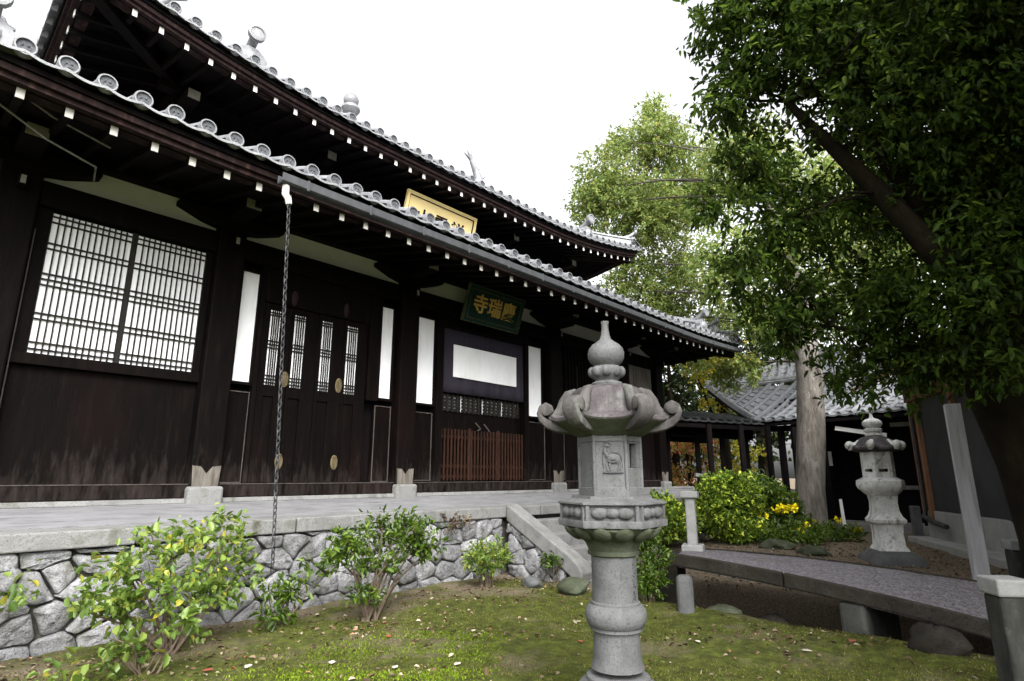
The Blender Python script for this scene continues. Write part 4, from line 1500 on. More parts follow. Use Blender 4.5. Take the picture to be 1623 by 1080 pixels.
mt = Matrix((right, nrm, Vector((0, 0, 1)))).transposed()
mb.ball(rp(.012, 1.385), (.036, .012, .021), 12, 6, mt)
mb.ball(rp(.036, 1.380), (.020, .011, .022), 10, 6, mt)
mb.tube([rp(-.012, 1.390), rp(-.028, 1.415), rp(-.026, 1.440)], [.013, .010, .008], 7)
mb.ball(rp(-.014, 1.447), (.020, .010, .009), 8, 6, mt)
mb.tube([rp(-.026, 1.452), rp(-.040, 1.470), rp(-.030, 1.480)], [.004, .004, .003], 5)
for pts in ([(-.012, 1.375), (-.020, 1.345), (-.014, 1.312)], [(.0, 1.372), (-.004, 1.34), (.004, 1.312)], [(.036, 1.37), (.050, 1.345), (.042, 1.312)], [(.046, 1.375), (.060, 1.350), (.056, 1.316)]):
    mb.tube([rp(*p) for p in pts], [.007, .0055, .005], 6)
mb.build("deer_relief", M['granite'], fbo, smooth=True)
mb = MB()
mb.tube([rp(-.040, 1.305, .003), rp(.0, 1.302, .003), (rp(.068, 1.305, .003))], .0055, 6)
mb.tube([rp(-.034, 1.325), rp(-.040, 1.36), rp(-.040, 1.40), rp(-.034, 1.43), rp(-.022, 1.462)], .0028, 5)
mb.tube([rp(-.016, 1.363, .004), rp(.01, 1.358, .006), rp(.036, 1.360, .004)], .0055, 6)
mb.tube([rp(-.008, 1.402, .003), rp(.02, 1.410, .003), rp(.05, 1.402, .003), rp(.062, 1.38, .002), rp(.066, 1.33)], .0024, 5)
mb.tube([rp(-.034, 1.466), rp(-.010, 1.464), rp(.008, 1.455)], .003, 5)
mb.build("relief_shadow_lines", M['carved'], fbo, smooth=True)
mb = MB()
mb.box(LC[0] - .1, LC[0] + .1, LC[1] - .1, LC[1] + .1, 1.135, 1.16)
mb.build("fire_box_floor", M['granitemoss'], fbo)
# cap with six upturned, curled corners
cap = lrings("cap", [(.345, 1.552, 1, .035), (.352, 1.560, 1, .04), (.348, 1.577, 1, .045), (.318, 1.584, 1, .03), (.284, 1.593, 1, .012), (.258, 1.612, 1), (.246, 1.640, .95), (.242, 1.672, .9), (.236, 1.703, .8),
                     (.218, 1.733, .65), (.18, 1.755, .4), (.115, 1.763, 0), (.10, 1.766, 0)], M['granitecap'], seg=72)
lrings("cap_underside", [(.15, 1.468, 1), (.20, 1.482, 1), (.27, 1.512, 1, .01), (.325, 1.540, 1, .03), (.345, 1.5515, 1, .035)], M['granitemoss'], cap, seg=72)
for k in range(6):
    th = A0 + PI / 6 + k * PI / 3
    er = Vector((math.cos(th), math.sin(th), 0))
    et = Vector((-math.sin(th), math.cos(th), 0))

    def cp(r, z, t=0.0):
        return Vector((LC[0], LC[1], z)) + er * r + et * t
    path = [(.20, 1.515), (.26, 1.522), (.310, 1.534), (.352, 1.552), (.384, 1.580), (.398, 1.616), (.388, 1.650), (.360, 1.666), (.334, 1.654), (.325, 1.628), (.338, 1.606), (.358, 1.612)]
    thick = [.046, .052, .056, .052, .045, .036, .031, .028, .025, .022, .018, .014]
    wid = [.034, .038, .043, .047, .050, .052, .052, .051, .049, .046, .043, .040]
    mb = MB()
    rings = []
    for i, (r, z) in enumerate(path):
        p0, p1 = path[max(i - 1, 0)], path[min(i + 1, len(path) - 1)]
        d = Vector((p1[0] - p0[0], p1[1] - p0[1])).normalized()
        nn = Vector((-d.y, d.x))
        ring = []
        for q in range(10):
            a = 2 * PI * q / 10
            ca, sa = math.cos(a), math.sin(a)
            ca = math.copysign(abs(ca) ** .6, ca)
            sa = math.copysign(abs(sa) ** .6, sa)
            ring.append(cp(r + nn.x * thick[i] * .5 * sa, z + nn.y * thick[i] * .5 * sa, wid[i] * ca))
        rings.append(ring)
    mb.rings(rings)
    mb.tube([cp(.359, 1.632, -.053), cp(.359, 1.632, -.049), cp(.359, 1.632, .049), cp(.359, 1.632, .053)], [.026, .033, .033, .026], 16)
    mb.tube([cp(.18, 1.742), cp(.228, 1.722), cp(.252, 1.68), cp(.268, 1.63), cp(.30, 1.592), cp(.335, 1.572)], [.02, .030, .034, .036, .038, .036], 10)
    mb.build("cap_scroll", M['capscroll'], cap, smooth=50)
# finial: collar, lotus, jewel
fin = lrings("finial", [(.085, 1.7620), (.092, 1.7682), (.094, 1.7836), (.084, 1.7919), (.066, 1.7981), (.070, 1.8084), (.080, 1.8166), (.098, 1.8393), (.100, 1.8630), (.088, 1.8805), (.070, 1.8888), (.074, 1.8950),
                        (.094, 1.9115), (.106, 1.9382), (.108, 1.9661), (.100, 1.9939), (.080, 2.0186), (.052, 2.0372), (.034, 2.0537), (.026, 2.0795), (.021, 2.1155), (.020, 2.1413), (.024, 2.1547), (.023, 2.1629), (.012, 2.1650)], M['granite'])
mb = MB()
for k in range(9):
    th = A0 + 2 * PI * k / 9
    c = Vector((LC[0] + .084 * math.cos(th), LC[1] + .084 * math.sin(th), 1.852))
    mb.ball(c, (.028, .032, .034), 10, 6, Matrix.Rotation(th, 3, 'Z'))
mb.build("lotus_petals", M['granite'], fin, smooth=True)

# ------------------------------------------------------------------ second stone lantern beyond the bridge
L2 = (10.62, 2.02)
B0 = math.atan2(-2.02, -10.62) + R(20)
la2 = thing("stone_lantern", "smaller lichen-spotted stone lantern with square post beside the brown timber building", "stone lantern", (L2[0], L2[1], 0))


def l2(name, prof, material, n=6, parent=la2, sm=38, bev=0):
    return lrings(name, prof, material, parent, L2, B0, sm, 48, n, bev)


l2("base", [(.50, -.05, 1), (.48, .06, 1), (.42, .13, 1), (.34, .17, 1), (.30, .19, 1)], M['granite'], 4)
l2("post", [(.29, .18, 1), (.27, .22, 1), (.235, .26, 1), (.225, .42, 1), (.235, .55, 1), (.295, .59, 1), (.30, .63, 1), (.25, .68, 1), (.215, .76, 1), (.205, .88, 1), (.225, .98, 1)], M['lichen'], 4)
l2("platform", [(.20, .975, .3), (.27, 1.03, .5), (.33, 1.09, .9), (.345, 1.13, 1), (.34, 1.20, 1), (.27, 1.235, 1), (.24, 1.25, 1)], M['lichen'])
fb2 = MB()
for k in range(6):
    th = B0 + k * PI / 3
    nrm = Vector((math.cos(th), math.sin(th), 0))
    tg = Vector((-math.sin(th), math.cos(th), 0))
    mt = Matrix((tg, nrm, Vector((0, 0, 1)))).transposed()
    hw = .235 / 2
    c = Vector((L2[0], L2[1], 0)) + nrm * (.235 * math.cos(PI / 6) - .02)
    o1, o2 = 1.33, 1.375
    fb2.obox(c + Vector((0, 0, (1.24 + o1) / 2)), (2 * hw, .04, o1 - 1.24), mt)
    fb2.obox(c + Vector((0, 0, (1.64 + o2) / 2)), (2 * hw, .04, 1.64 - o2), mt)
    for s in (-1, 1):
        fb2.obox(c + tg * s * hw * .78 + Vector((0, 0, (o1 + o2) / 2)), (hw * .44, .04, o2 - o1), mt)
    fb2.obox(c + nrm * .012 + Vector((0, 0, 1.42)), (hw * 1.2, .03, .02), mt)
fb2.build("fire_box", M['lichen'], la2, bevel=.004)
cap2 = l2("cap", [(.2, 1.62, 1), (.34, 1.645, 1, .03), (.375, 1.67, 1, .05), (.37, 1.70, 1, .05), (.32, 1.73, 1, .02), (.27, 1.79, .9), (.22, 1.84, .7), (.15, 1.87, .3), (.11, 1.88, 0)], M['granitecap'])
for k in range(6):
    th = B0 + PI / 6 + k * PI / 3
    mb = MB()
    c = Vector((L2[0] + .365 * math.cos(th), L2[1] + .365 * math.sin(th), 1.735))
    mb.ball(c, (.068, .060, .068), 12, 8, Matrix.Rotation(th, 3, 'Z'))
    mb.tube([c + Vector((-.15 * math.cos(th), -.15 * math.sin(th), .06)), c + Vector((-.07 * math.cos(th), -.07 * math.sin(th), -.02)), c + Vector((.02 * math.cos(th), .02 * math.sin(th), -.03))], [.04, .045, .05], 8)
    mb.build("cap_scroll", M['lichen'], cap2, smooth=True)
l2("finial", [(.10, 1.87), (.12, 1.885), (.12, 1.91), (.09, 1.92), (.09, 1.935), (.125, 1.95), (.13, 1.985), (.10, 2.0), (.085, 2.008), (.12, 2.025), (.14, 2.06), (.135, 2.10), (.09, 2.14), (.04, 2.155), (.024, 2.18), (.018, 2.25), (.012, 2.27)], M['lichen'])

# ------------------------------------------------------------------ stone bridge
br = thing("stone_bridge", "low stone slab bridge with pebbled deck crossing the dry ditch", "bridge", (6.4, 1.5, 0))


def deck_z(x, y):
    zl = 0.25 + (y - .86) * (.21 / 2.09) if y < 2.95 else 0.46
    zl -= 0.028 * max(0, .86 - y) ** 1.5
    zr = 0.30 + (y - .58) * (.10 / 2.87)
    f = (x - 5.75) / 1.25
    arch = 0.05 * math.sin(min(max((y - .3) / 3.2, 0), 1) * PI)
    return zl * (1 - f) + zr * f + arch


ys = [-1.6 + 0.16 * i for i in range(33)]
mb = MB()
rings = []
for y in ys:
    ring = []
    for x in (5.76, 6.05, 6.4, 6.75, 7.0):
        yy = min(y, 2.97 + (x - 5.76) * .45)
        ring.append(Vector((x, yy, deck_z(x, yy) + random.uniform(-.004, .004))))
    for x in (7.0, 5.76):
        yy = min(y, 2.97 + (x - 5.76) * .45)
        ring.append(Vector((x, yy, deck_z(x, yy) - .125)))
    rings.append(ring)
mb.rings(rings)
mb.build("deck", M['bridge'], br, bevel=0.008)
for sx, nm in ((5.70, 1), (7.0, 1)):
    y = -1.6
    ye = 2.98 if sx < 6 else 3.50
    while y < ye - .04:
        L = random.uniform(1.5, 2.1)
        e = min(y + L, ye)
        mb = MB()
        rings = []
        m_ = max(3, int((e - y) / .2))
        for i in range(m_ + 1):
            yy = y + .006 + (e - y - .012) * i / m_
            x0, x1 = (5.70, 5.758) if sx < 6 else (7.002, 7.06)
            zt = deck_z(5.76 if sx < 6 else 7.0, yy)
            jt = random.uniform(-.006, .006)
            rings.append([Vector((x0 + jt, yy, zt - .108)), Vector((x1, yy, zt - .108)), Vector((x1, yy, zt + .012)), Vector((x0 + jt, yy, zt + .010))])
        mb.rings(rings)
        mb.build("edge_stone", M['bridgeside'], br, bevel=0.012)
        y += L
mb = MB()
for yy in (1.42, -.5):
    mb = MB()
    mb.box(5.715, 6.95, yy - .10, yy + .10, -.9, deck_z(6.4, yy) - .128)
    mb.build("pier", M['poststone'], br, bevel=0.03)
mb = MB()
mb.prism([(6.05, 3.14), (7.06, 3.55), (7.06, 3.9), (6.05, 3.5)], lambda u, v, t: (u, v, t), -.5, .36)
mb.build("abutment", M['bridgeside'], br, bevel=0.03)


def rock(at, r, label, material, seed, squash=.75):
    rr = random.Random(seed)
    mb = MB()
    ph = [rr.uniform(0, 6) for _ in range(6)]
    rings = []
    for i in range(11):
        t = PI * (i + .05) / 10.1
        ring = []
        for k in range(16):
            a = 2 * PI * k / 16
            f = 1 + math.sin(t) ** 1.5 * (.14 * math.sin(2 * a + ph[0] + 2 * t) + .10 * math.sin(3 * a + ph[1] - 3 * t) + .06 * math.sin(5 * a + ph[2] + 4 * t))
            ring.append(Vector((at[0] + r * f * math.sin(t) * math.cos(a), at[1] + r * f * math.sin(t) * math.sin(a), at[2] - r * squash * f * math.cos(t))))
        rings.append(ring)
    rings = [[p + Vector((rr.uniform(-1, 1), rr.uniform(-1, 1), rr.uniform(-1, 1))) * r * .05 for p in q] for q in rings]
    mb.rings(rings)
    o = mb.build("rock", material, None, smooth=50, loc=(at[0], at[1], 0))
    return tag(o, label, "rock")


rock((5.62, .84, .05), .17, "rounded grey rock under the bridge edge beside the near post", M['bridgeside'], 1)
rock((6.0, 2.15, -.12), .16, "low mossy rock in the dark ditch under the bridge", M['bridgeside'], 3)
rock((5.82, 2.55, .0), .15, "flat pale stone at the ditch edge by the short post", M['granitemoss'], 4, .35)
rock((5.62, 4.2, .05), .17, "mossy rock on the lawn left of the lantern near the stairs", M['granitemoss'], 6, .6)
rock((5.55, 4.75, .04), .12, "small pale rock at the foot of the stair balustrade", M['granite'], 7, .6)
rock((11.3, 3.9, .04), .28, "flat pale stone among the yellow flowers beside the bridge", M['granitemoss'], 8, .45)
rock((11.0, 3.2, .03), .25, "low pale stone edging the flower bed near the smaller lantern", M['granitemoss'], 9, .4)
rock((8.3, 1.0, .0), .16, "small brown stone on the soil beside the square signpost", M['granitemoss'], 10, .5)


def square_post(name, label, x, y, w_, z0, z1, material, capm=None, cap_h=0.0, cap_w=0.0, rot=0.0, foot=None, taper=0.0, rnd=0.02):
    t = thing(name, label, "post", (x, y, max(z0, 0)))
    mt = Matrix.Rotation(rot, 3, 'Z')
    mb = MB()
    mb.obox((x, y, (z0 + z1) / 2), (w_, w_, z1 - z0), mt)
    mb.build("shaft", material, t, bevel=rnd, seg=3)
    if capm:
        mb = MB()
        mb.obox((x, y, z1 + cap_h / 2), (cap_w, cap_w, cap_h), mt)
        mb.build("cap", capm, t, bevel=.012)
    if foot:
        mb = MB()
        mb.obox((x, y, z0 + foot[1] / 2 - .001), (foot[0], foot[0], foot[1]), mt)
        mb.build("foot", material, t, bevel=.015)
    return t


square_post("bridge_post", "slender pale granite post with square cap at the far end of the bridge", 6.66, 3.24, .115, .385, 1.015, M['granitelight'], M['granitelight'], .075, .20, R(20), (.24, .11))
square_post("short_post", "short round-topped granite post at the ditch edge near the round shrub", 5.52, 2.80, .155, -.1, .335, M['granite'], rot=R(30), rnd=.05)
square_post("gate_post", "dark mossy stone post with white lichen cap at the near end of the bridge", 4.86, .34, .17, -.1, .55, M['poststone'], M['granitelight'], .10, .20, R(35))
square_post("gate_post", "dark stone post with lichen-white top behind the nearer gate post", 8.45, .42, .19, -.1, .50, M['poststone'], M['granitelight'], .10, .22, R(25))
square_post("signpost", "tall silvery square signpost standing on bare soil beyond the bridge", 9.39, .86, .17, -.1, 2.17, M['signwood'], rot=R(12), rnd=.008)
t = thing("marker_stake", "thin white marker stake in the flower bed by the grey trunk", "stake", (14.0, 3.42, 0))
mb = MB()
mb.tube([(14.03, 3.40, -.1), (14.0, 3.42, .4), (13.99, 3.43, .80)], [.035, .034, .03], 8)
mb.build("stake_pole", M['whitewash'], t)


# ------------------------------------------------------------------ shrubs
def shrub(name, label, base, blobs, n, per, L, wr, leafm, stems, spread=.08, hang=.0, stem_r=.012, group=None, cat="shrub", rim=.5, fold=.25, droop=.2):
    t = thing(name, label, cat, base, group)
    C, O = cloud(blobs, n, rim)
    keep = C[:, 2] > base[2] + 0.03
    C, O = C[keep], O[keep]
    O = norm(O + np.array([0, 0, .5]))
    sprays(C, O, per, spread, L, wr, leafm, "foliage", t, hang=hang, fold=fold, droop=droop)
    mb = MB()
    for k in range(stems):
        q = C[random.randrange(len(C))]
        a = Vector(base) + Vector((random.uniform(-.06, .06), random.uniform(-.06, .06), -.03))
        b = Vector(q)
        mid_ = a.lerp(b, .5) + Vector((random.uniform(-.06, .06), random.uniform(-.06, .06), .08))
        mb.tube([a, a.lerp(mid_, .6), mid_, mid_.lerp(b, .6), b], [stem_r, stem_r * .85, stem_r * .7, stem_r * .5, stem_r * .3], 6)
    mb.build("stems", M['stem'], t, smooth=True)
    return t


shrub("hydrangea", "big loose yellow-green leafy shrub before the rubble wall at left", (1.75, 5.05, 0),
      [(1.38, 5.0, .62, .24, .18), (1.75, 5.05, .78, .30, .17), (2.12, 5.1, .74, .24, .18), (1.35, 4.95, .38, .22, .16), (2.0, 5.0, .45, .26, .2), (1.65, 4.85, .5, .24, .18), (2.25, 5.1, .46, .18, .16), (1.98, 5.1, .93, .12, .10), (1.15, 5.0, .45, .14, .12)],
      270, 6, .056, .62, M['leafhydrangea'], 20, .09, .1)
shrub("hydrangea", "small low sprig of broad leaves in front of the big leafy shrub", (1.45, 4.55, 0),
      [(1.30, 4.5, .18, .22, .12), (1.62, 4.5, .28, .22, .16), (1.1, 4.45, .12, .18, .08)], 34, 6, .065, .6, M['leafhydrangea'], 10, .08, .15, .008)
shrub("hydrangea", "leafy sprigs against the wall at the far left edge", (.75, 5.3, 0),
      [(.55, 5.25, .42, .3, .18), (.85, 5.3, .5, .22, .16)], 20, 5, .06, .6, M['leafhydrangea'], 8, .09, .1, .008)
shrub("camellia_shrub", "upright dark green shrub with bare forked stems before the wall", (3.32, 4.80, 0),
      [(3.10, 4.8, .66, .26, .18), (3.5, 4.85, .74, .28, .18), (3.92, 4.85, .64, .28, .2), (3.0, 4.85, .55, .18, .14), (3.4, 4.75, .5, .24, .14), (3.75, 4.8, .80, .18, .12), (3.25, 4.75, .22, .2, .1), (4.0, 4.9, .5, .16, .12)],
      230, 8, .056, .5, M['leafshrub'], 13, .07, .0, .014)
shrub("fern_sprig", "small spreading sprig at the wall foot beside the rain chain", (2.75, 5.25, 0),
      [(2.75, 5.2, .22, .22, .14), (2.95, 5.25, .42, .16, .14), (2.6, 5.1, .12, .16, .08)], 36, 7, .07, .42, M['leafshrub'], 12, .07, .1, .006)
shrub("azalea", "small dense round shrub in front of the wall near the stairs", (5.15, 5.12, 0),
      [(5.15, 5.12, .36, .28, .17), (5.0, 5.1, .30, .2, .14), (5.33, 5.15, .31, .2, .14)], 190, 8, .042, .5, M['leafhydrangea'], 26, .05, .0, .007)
shrub("dry_plant", "reddish dry trailing plant growing out of the wall top near the stairs", (4.95, 5.56, .62),
      [(4.95, 5.52, .74, .20, .08), (5.15, 5.5, .70, .14, .10)], 26, 6, .04, .5, M['litter'], 8, .06, .1, .005, cat="plant")
shrub("azalea", "tiny leafy sprout at the foot of the stair balustrade", (5.93, 4.75, 0),
      [(5.93, 4.75, .26, .14, .10)], 30, 7, .045, .5, M['leafshrub'], 8, .05, .0, .005)
shrub("camellia_shrub", "dense round glossy shrub between the lantern and the short post", (5.72, 3.30, 0),
      [(5.72, 3.30, .42, .24, .26), (5.66, 3.28, .22, .20, .18), (5.78, 3.34, .62, .17, .14)], 300, 8, .042, .5, M['leafshrub'], 20, .045, .0, .010)
shrub("hedge_bush", "large rounded clipped bush with bright glossy leaves beyond the bridge", (11.85, 4.75, 0),
      [(11.62, 4.95, .80, .52, .58), (11.85, 4.72, .86, .46, .50), (11.45, 5.05, .66, .46, .52), (11.75, 4.8, .3, .55, .3)], 2000, 8, .07, .55, M['leafhedge'], 10, .06, .0, .02, rim=.28)
shrub("hedge_bush", "darker clipped bush half hidden behind the bright clipped bush", (13.3, 4.85, 0),
      [(13.2, 4.85, .75, .6, .55), (13.6, 4.6, .6, .5, .5)], 600, 8, .09, .55, M['leafshrub'], 8, .08, .0, .02, rim=.28)
shrub("hedge_bush", "low yellow-green bush behind the slender capped post", (10.4, 5.55, 0),
      [(10.3, 5.6, .5, .5, .42), (9.8, 5.3, .55, .4, .36), (10.6, 5.3, .45, .35, .35)], 600, 8, .075, .55, M['leafhedge'], 8, .07, .0, .02, rim=.3)
shrub("dark_shrub", "small dark-leaved shrub at the right edge behind the gate posts", (10.3, .15, 0),
      [(10.3, .15, .62, .30, .22), (10.5, -.1, .5, .3, .2)], 90, 7, .08, .45, M['leafdark'], 14, .08, .0, .01)
fl = thing("yellow_flowers", "patch of yellow flowering plants at the foot of the grey trunk", "flowers", (12.9, 4.05, 0))
C, O = cloud([(12.4, 4.3, .22, .5, .25), (13.0, 3.9, .22, .5, .25), (13.4, 3.4, .16, .5, .18), (12.5, 3.7, .14, .5, .15), (11.9, 4.1, .15, .4, .15), (13.3, 4.3, .4, .4, .3)], 420, .5)
keep = C[:, 2] > .02
sprays(C[keep], norm(O[keep] + np.array([0, 0, .6])), 7, .08, .09, .4, M['leafshrub'], "foliage", fl, hang=0)
C, O = cloud([(12.2, 4.45, .52, .22, .12), (12.75, 4.2, .62, .25, .06), (12.9, 4.05, .66, .25, .05), (12.6, 3.85, .28, .2, .1), (12.95, 3.75, .35, .12, .12), (13.5, 3.4, .36, .18, .08), (13.6, 3.1, .25, .14, .06), (11.95, 4.55, .45, .16, .1)], 60, .8)
for i in range(len(C)):
    sprays(C[i:i + 1], norm(O[i:i + 1] + np.array([0, 0, 1.0])), 9, .025, .055, .8, M['petalyellow'], "flower_head", fl, hang=-.2)
# ------------------------------------------------------------------ trees
# the big evergreen overhanging from the right
ev = thing("evergreen_tree", "big dark glossy evergreen tree overhanging the scene from the right", "tree", (7.78, .10, 0))
EV_SHADE = [(5.2, -2.2, 4.6, 1.3), (6.4, -2.4, 3.8, 1.3), (7.8, -2.2, 3.6, 1.2), (4.2, -2.8, 5.8, 1.4), (5.8, -2.6, 6.2, 1.6), (7.5, -2.4, 5.8, 1.6), (3.4, -2.2, 6.8, 1.2), (3.2, -1.9, 3.4, 1.1), (4.4, -2.1, 2.8, 1.0), (5.0, -3.4, 2.2, 1.0)]  # unseen foliage added out of frame to keep light off the crown
C, O = cloud(EV_SHADE, 4200, .5)
sprays(C, O, 12, .2, .13, .5, M['leafevergreen'], "shade_crown", ev, hang=.3)
mb = MB()
mb.tube([(7.86, -.12, -.2), (7.83, -.10, .15), (7.76, -.05, .7), (7.6, .06, 1.4), (7.36, .18, 2.05), (7.16, .22, 2.65), (7.08, .18, 3.2), (7.1, .05, 4.0), (7.1, -.1, 5.0), (7.0, -.2, 6.2)],
        [.60, .50, .42, .39, .37, .34, .26, .20, .15, .09], 16, jit=.05)
limbs = [((7.3, .10, 2.35), (6.63, .35, 3.0), (6.25, .85, 3.96), (5.75, 1.45, 5.0), .17), ((7.36, .12, 3.0), (6.7, .5, 3.7), (6.2, .9, 4.6), (5.9, 1.2, 5.8), .11),
         ((7.35, .1, 3.6), (7.0, .0, 4.4), (6.6, -.1, 5.2), (6.2, .2, 6.3), .10), ((7.55, .12, 1.75), (7.2, .5, 2.2), (6.8, .9, 2.5), (6.4, 1.45, 2.75), .075),
         ((7.4, .14, 2.7), (8.0, .4, 3.6), (8.5, .6, 4.4), (9.1, .6, 5.2), .12), ((7.35, .1, 3.8), (7.4, -.5, 4.8), (7.2, -.9, 5.8), (6.9, -1, 6.6), .1),
         ((7.4, .05, 2.6), (6.6, -1.0, 3.6), (5.8, -1.9, 4.6), (4.9, -2.5, 5.6), .12)]
for a, b, c, d, r in limbs:
    pts = [Vector(a).lerp(Vector(b), .0), Vector(a).lerp(Vector(b), .5), Vector(b), Vector(b).lerp(Vector(c), .5), Vector(c), Vector(c).lerp(Vector(d), .5), Vector(d)]
    mb.tube(pts, [r, r * .9, r * .8, r * .68, r * .55, r * .4, r * .2], 9, jit=.06)
EV = [(5.47, 1.87, 6.07, 0.45), (5.6, 1.73, 5.29, 0.5), (5.41, 1.94, 4.99, 0.3), (6.45, 1.54, 2.49, 0.25), (6.62, 1.5, 2.18, 0.2), (5.69, 1.33, 5.73, 0.75), (5.69, 1.78, 4.39, 0.45), (5.92, 1.68, 3.67, 0.5), (6.21, 1.65, 3.06, 0.4), (5.92, 0.93, 5.13, 0.85), (6.24, 0.44, 4.84, 0.95), (6.63, -0.14, 5.05, 0.95), (6.38, 1.18, 3.95, 0.6), (6.65, 1.17, 3.06, 0.5), (7.15, 0.78, 2.89, 0.5), (6.84, 1.12, 2.42, 0.35), (7.06, 0.28, 3.42, 0.6), (6.89, -0.13, 4.16, 0.8), (6.75, 0.47, 3.99, 0.7), (6.1, 1.78, 2.66, 0.25), (7.52, 0.67, 2.46, 0.35), (5.85, 0.42, 6.53, 1.1), (6.54, -0.49, 6.42, 1.1), (5.57, 1.32, 6.66, 0.7), (8.76, 0.79, 4.96, 0.8), (9.46, 0.03, 3.9, 0.7), (7.62, -0.04, 2.19, 0.4), (7.31, -0.59, 4.23, 1.2), (7.2, .3, 7.2, 1.4), (8.6, 0.2, 6.6, 1.5), (5.6, -1.0, 6.6, 1.2), (6.6, -1.5, 5.6, 1.2), (7.6, -1.6, 4.6, 1.1),  # last high blobs of this row are added above the frame to block light
      (6.29, 0.98, 2.75, 0.4), (6.48, 0.62, 3.03, 0.45), (6.31, 0.36, 2.75, 0.4), (6.48, 0.62, 2.3, 0.3), (6.59, 0.95, 2.17, 0.25), (6.37, 0.15, 3.3, 0.5), (6.35, 0.17, 2.27, 0.3), (6.4, 0.41, 2.15, 0.22), (5.39, 1.96, 3.19, 0.3), (5.73, 1.88, 2.8, 0.25), (5.26, 2.1, 3.85, 0.25), (6.49, 1.2, 2.07, 0.18), (6.67, -0.04, 2.92, 0.4)]
C, O = cloud(EV, 12800, .5)
# the crown stays open along its main limb
seg_ = np.array([(7.42, .12, 2.15), (6.63, .35, 3.0), (6.25, .85, 3.96), (5.75, 1.45, 5.0)])
keep = np.ones(len(C), bool)
for p_, q_ in zip(seg_[:-1], seg_[1:]):
    u_ = np.clip(((C - p_) @ (q_ - p_)) / ((q_ - p_) @ (q_ - p_)), 0, 1)
    keep &= np.linalg.norm(C - (p_ + u_[:, None] * (q_ - p_)), axis=1) > .30
keep |= rng.random(len(C)) < .15
C, O = C[keep], O[keep]
sprays(C, O, 12, .12, .074, .44, M['leafevergreen'], "crown", ev, hang=.35, fold=.2, droop=.2)
for k in range(150):
    q = Vector(C[random.randrange(len(C))])
    best = min(limbs, key=lambda l: min((Vector(p) - q).length for p in l[1:4]))
    p = min((Vector(p) for p in best[1:4]), key=lambda p: (p - q).length)
    if (q - p).length > 1.4:
        continue
    m_ = p.lerp(q, .5) + Vector((random.uniform(-.1, .1), random.uniform(-.1, .1), random.uniform(-.05, .15)))
    mb.tube([p, p.lerp(m_, .5), m_, m_.lerp(q, .5), q], [.022, .017, .013, .009, .005], 5)
mb.build("trunk", M['barkdark'], ev, smooth=180)

# the paler tree on the grey trunk
pt = thing("deciduous_tree", "tall yellow-green leafy tree with straight grey trunk beyond the bridge", "tree", (14.35, 4.16, 0))
mb = MB()
mb.tube([(14.35, 4.16, -.15), (14.36, 4.15, .25), (14.4, 4.12, 1.0), (14.5, 4.0, 2.2), (14.6, 3.9, 3.5), (14.6, 3.9, 4.6), (14.55, 4.0, 5.8), (14.4, 4.2, 7.2), (14.2, 4.4, 8.6), (14.0, 4.6, 9.8)],
        [.42, .34, .31, .30, .29, .25, .2, .15, .10, .05], 16, jit=.035)
MP = [(14.6, 9.2, 10.6, 1.1), (15.2, 8.0, 9.3, 1.2), (15.6, 7.6, 11.6, 1.0), (14.69, 9.36, 9.67, 1.19), (15.73, 8.22, 11.93, 1.06), (16.04, 8.29, 9.8, 1.32), (17.04, 7.18, 10.48, 1.45), (15.42, 8.96, 7.84, 0.92), (16.49, 7.79, 7.63, 1.19), (13.42, 5.18, 6.32, 1.0), (13.91, 4.64, 9.23, 1.2), (16.41, 8.28, 6.24, 0.79), (17.46, 7.3, 6.07, 0.92), (13.96, 4.74, 5.06, 0.7), (14.7, 3.93, 6.68, 1.2), (14.77, 4.29, 4.82, 0.7), (14.3, 9.79, 9.9, 0.66), (15.03, 8.99, 11.93, 0.53), (15.85, 8.09, 13.12, 0.53), (14.29, 5.12, 3.92, 0.4), (14.85, 5.98, 3.94, 0.5), (16.35, 3.61, 5.68, 1.0), (18.07, 2.47, 8.23, 1.4), (15.83, 3.43, 8.66, 1.3), (16.2, 2.2, 7.0, 1.4), (15.25, 9.25, 6.91, 0.8), (15.53, 8.21, 6.65, 0.8), (15.75, 7.23, 4.76, 0.6)]
mbl = MB()
for i, b in enumerate(MP):
    st = (14.58, 3.95, min(max(b[2] - 1.6, 3.9), 8.4))
    branch_tree(mbl, st, [b[:3]], .05, .006, 7, .15)
C, O = cloud(MP, 9600, .5)
sprays(C, O, 10, .20, .10, .55, M['leafpaletree'], "crown", pt, hang=.2, fold=.15, droop=.2)
for k in range(160):
    q = Vector(C[random.randrange(len(C))])
    b = min(MP, key=lambda b: (Vector(b[:3]) - q).length)
    p = Vector(b[:3])
    m_ = p.lerp(q, .5) + Vector((random.uniform(-.12, .12), random.uniform(-.12, .12), random.uniform(-.05, .15)))
    mbl.tube([p, m_, q], [.016, .011, .005], 5)
mb.build("trunk", M['bark'], pt, smooth=180)
mbl.build("limbs", M['limb'], pt, smooth=True)


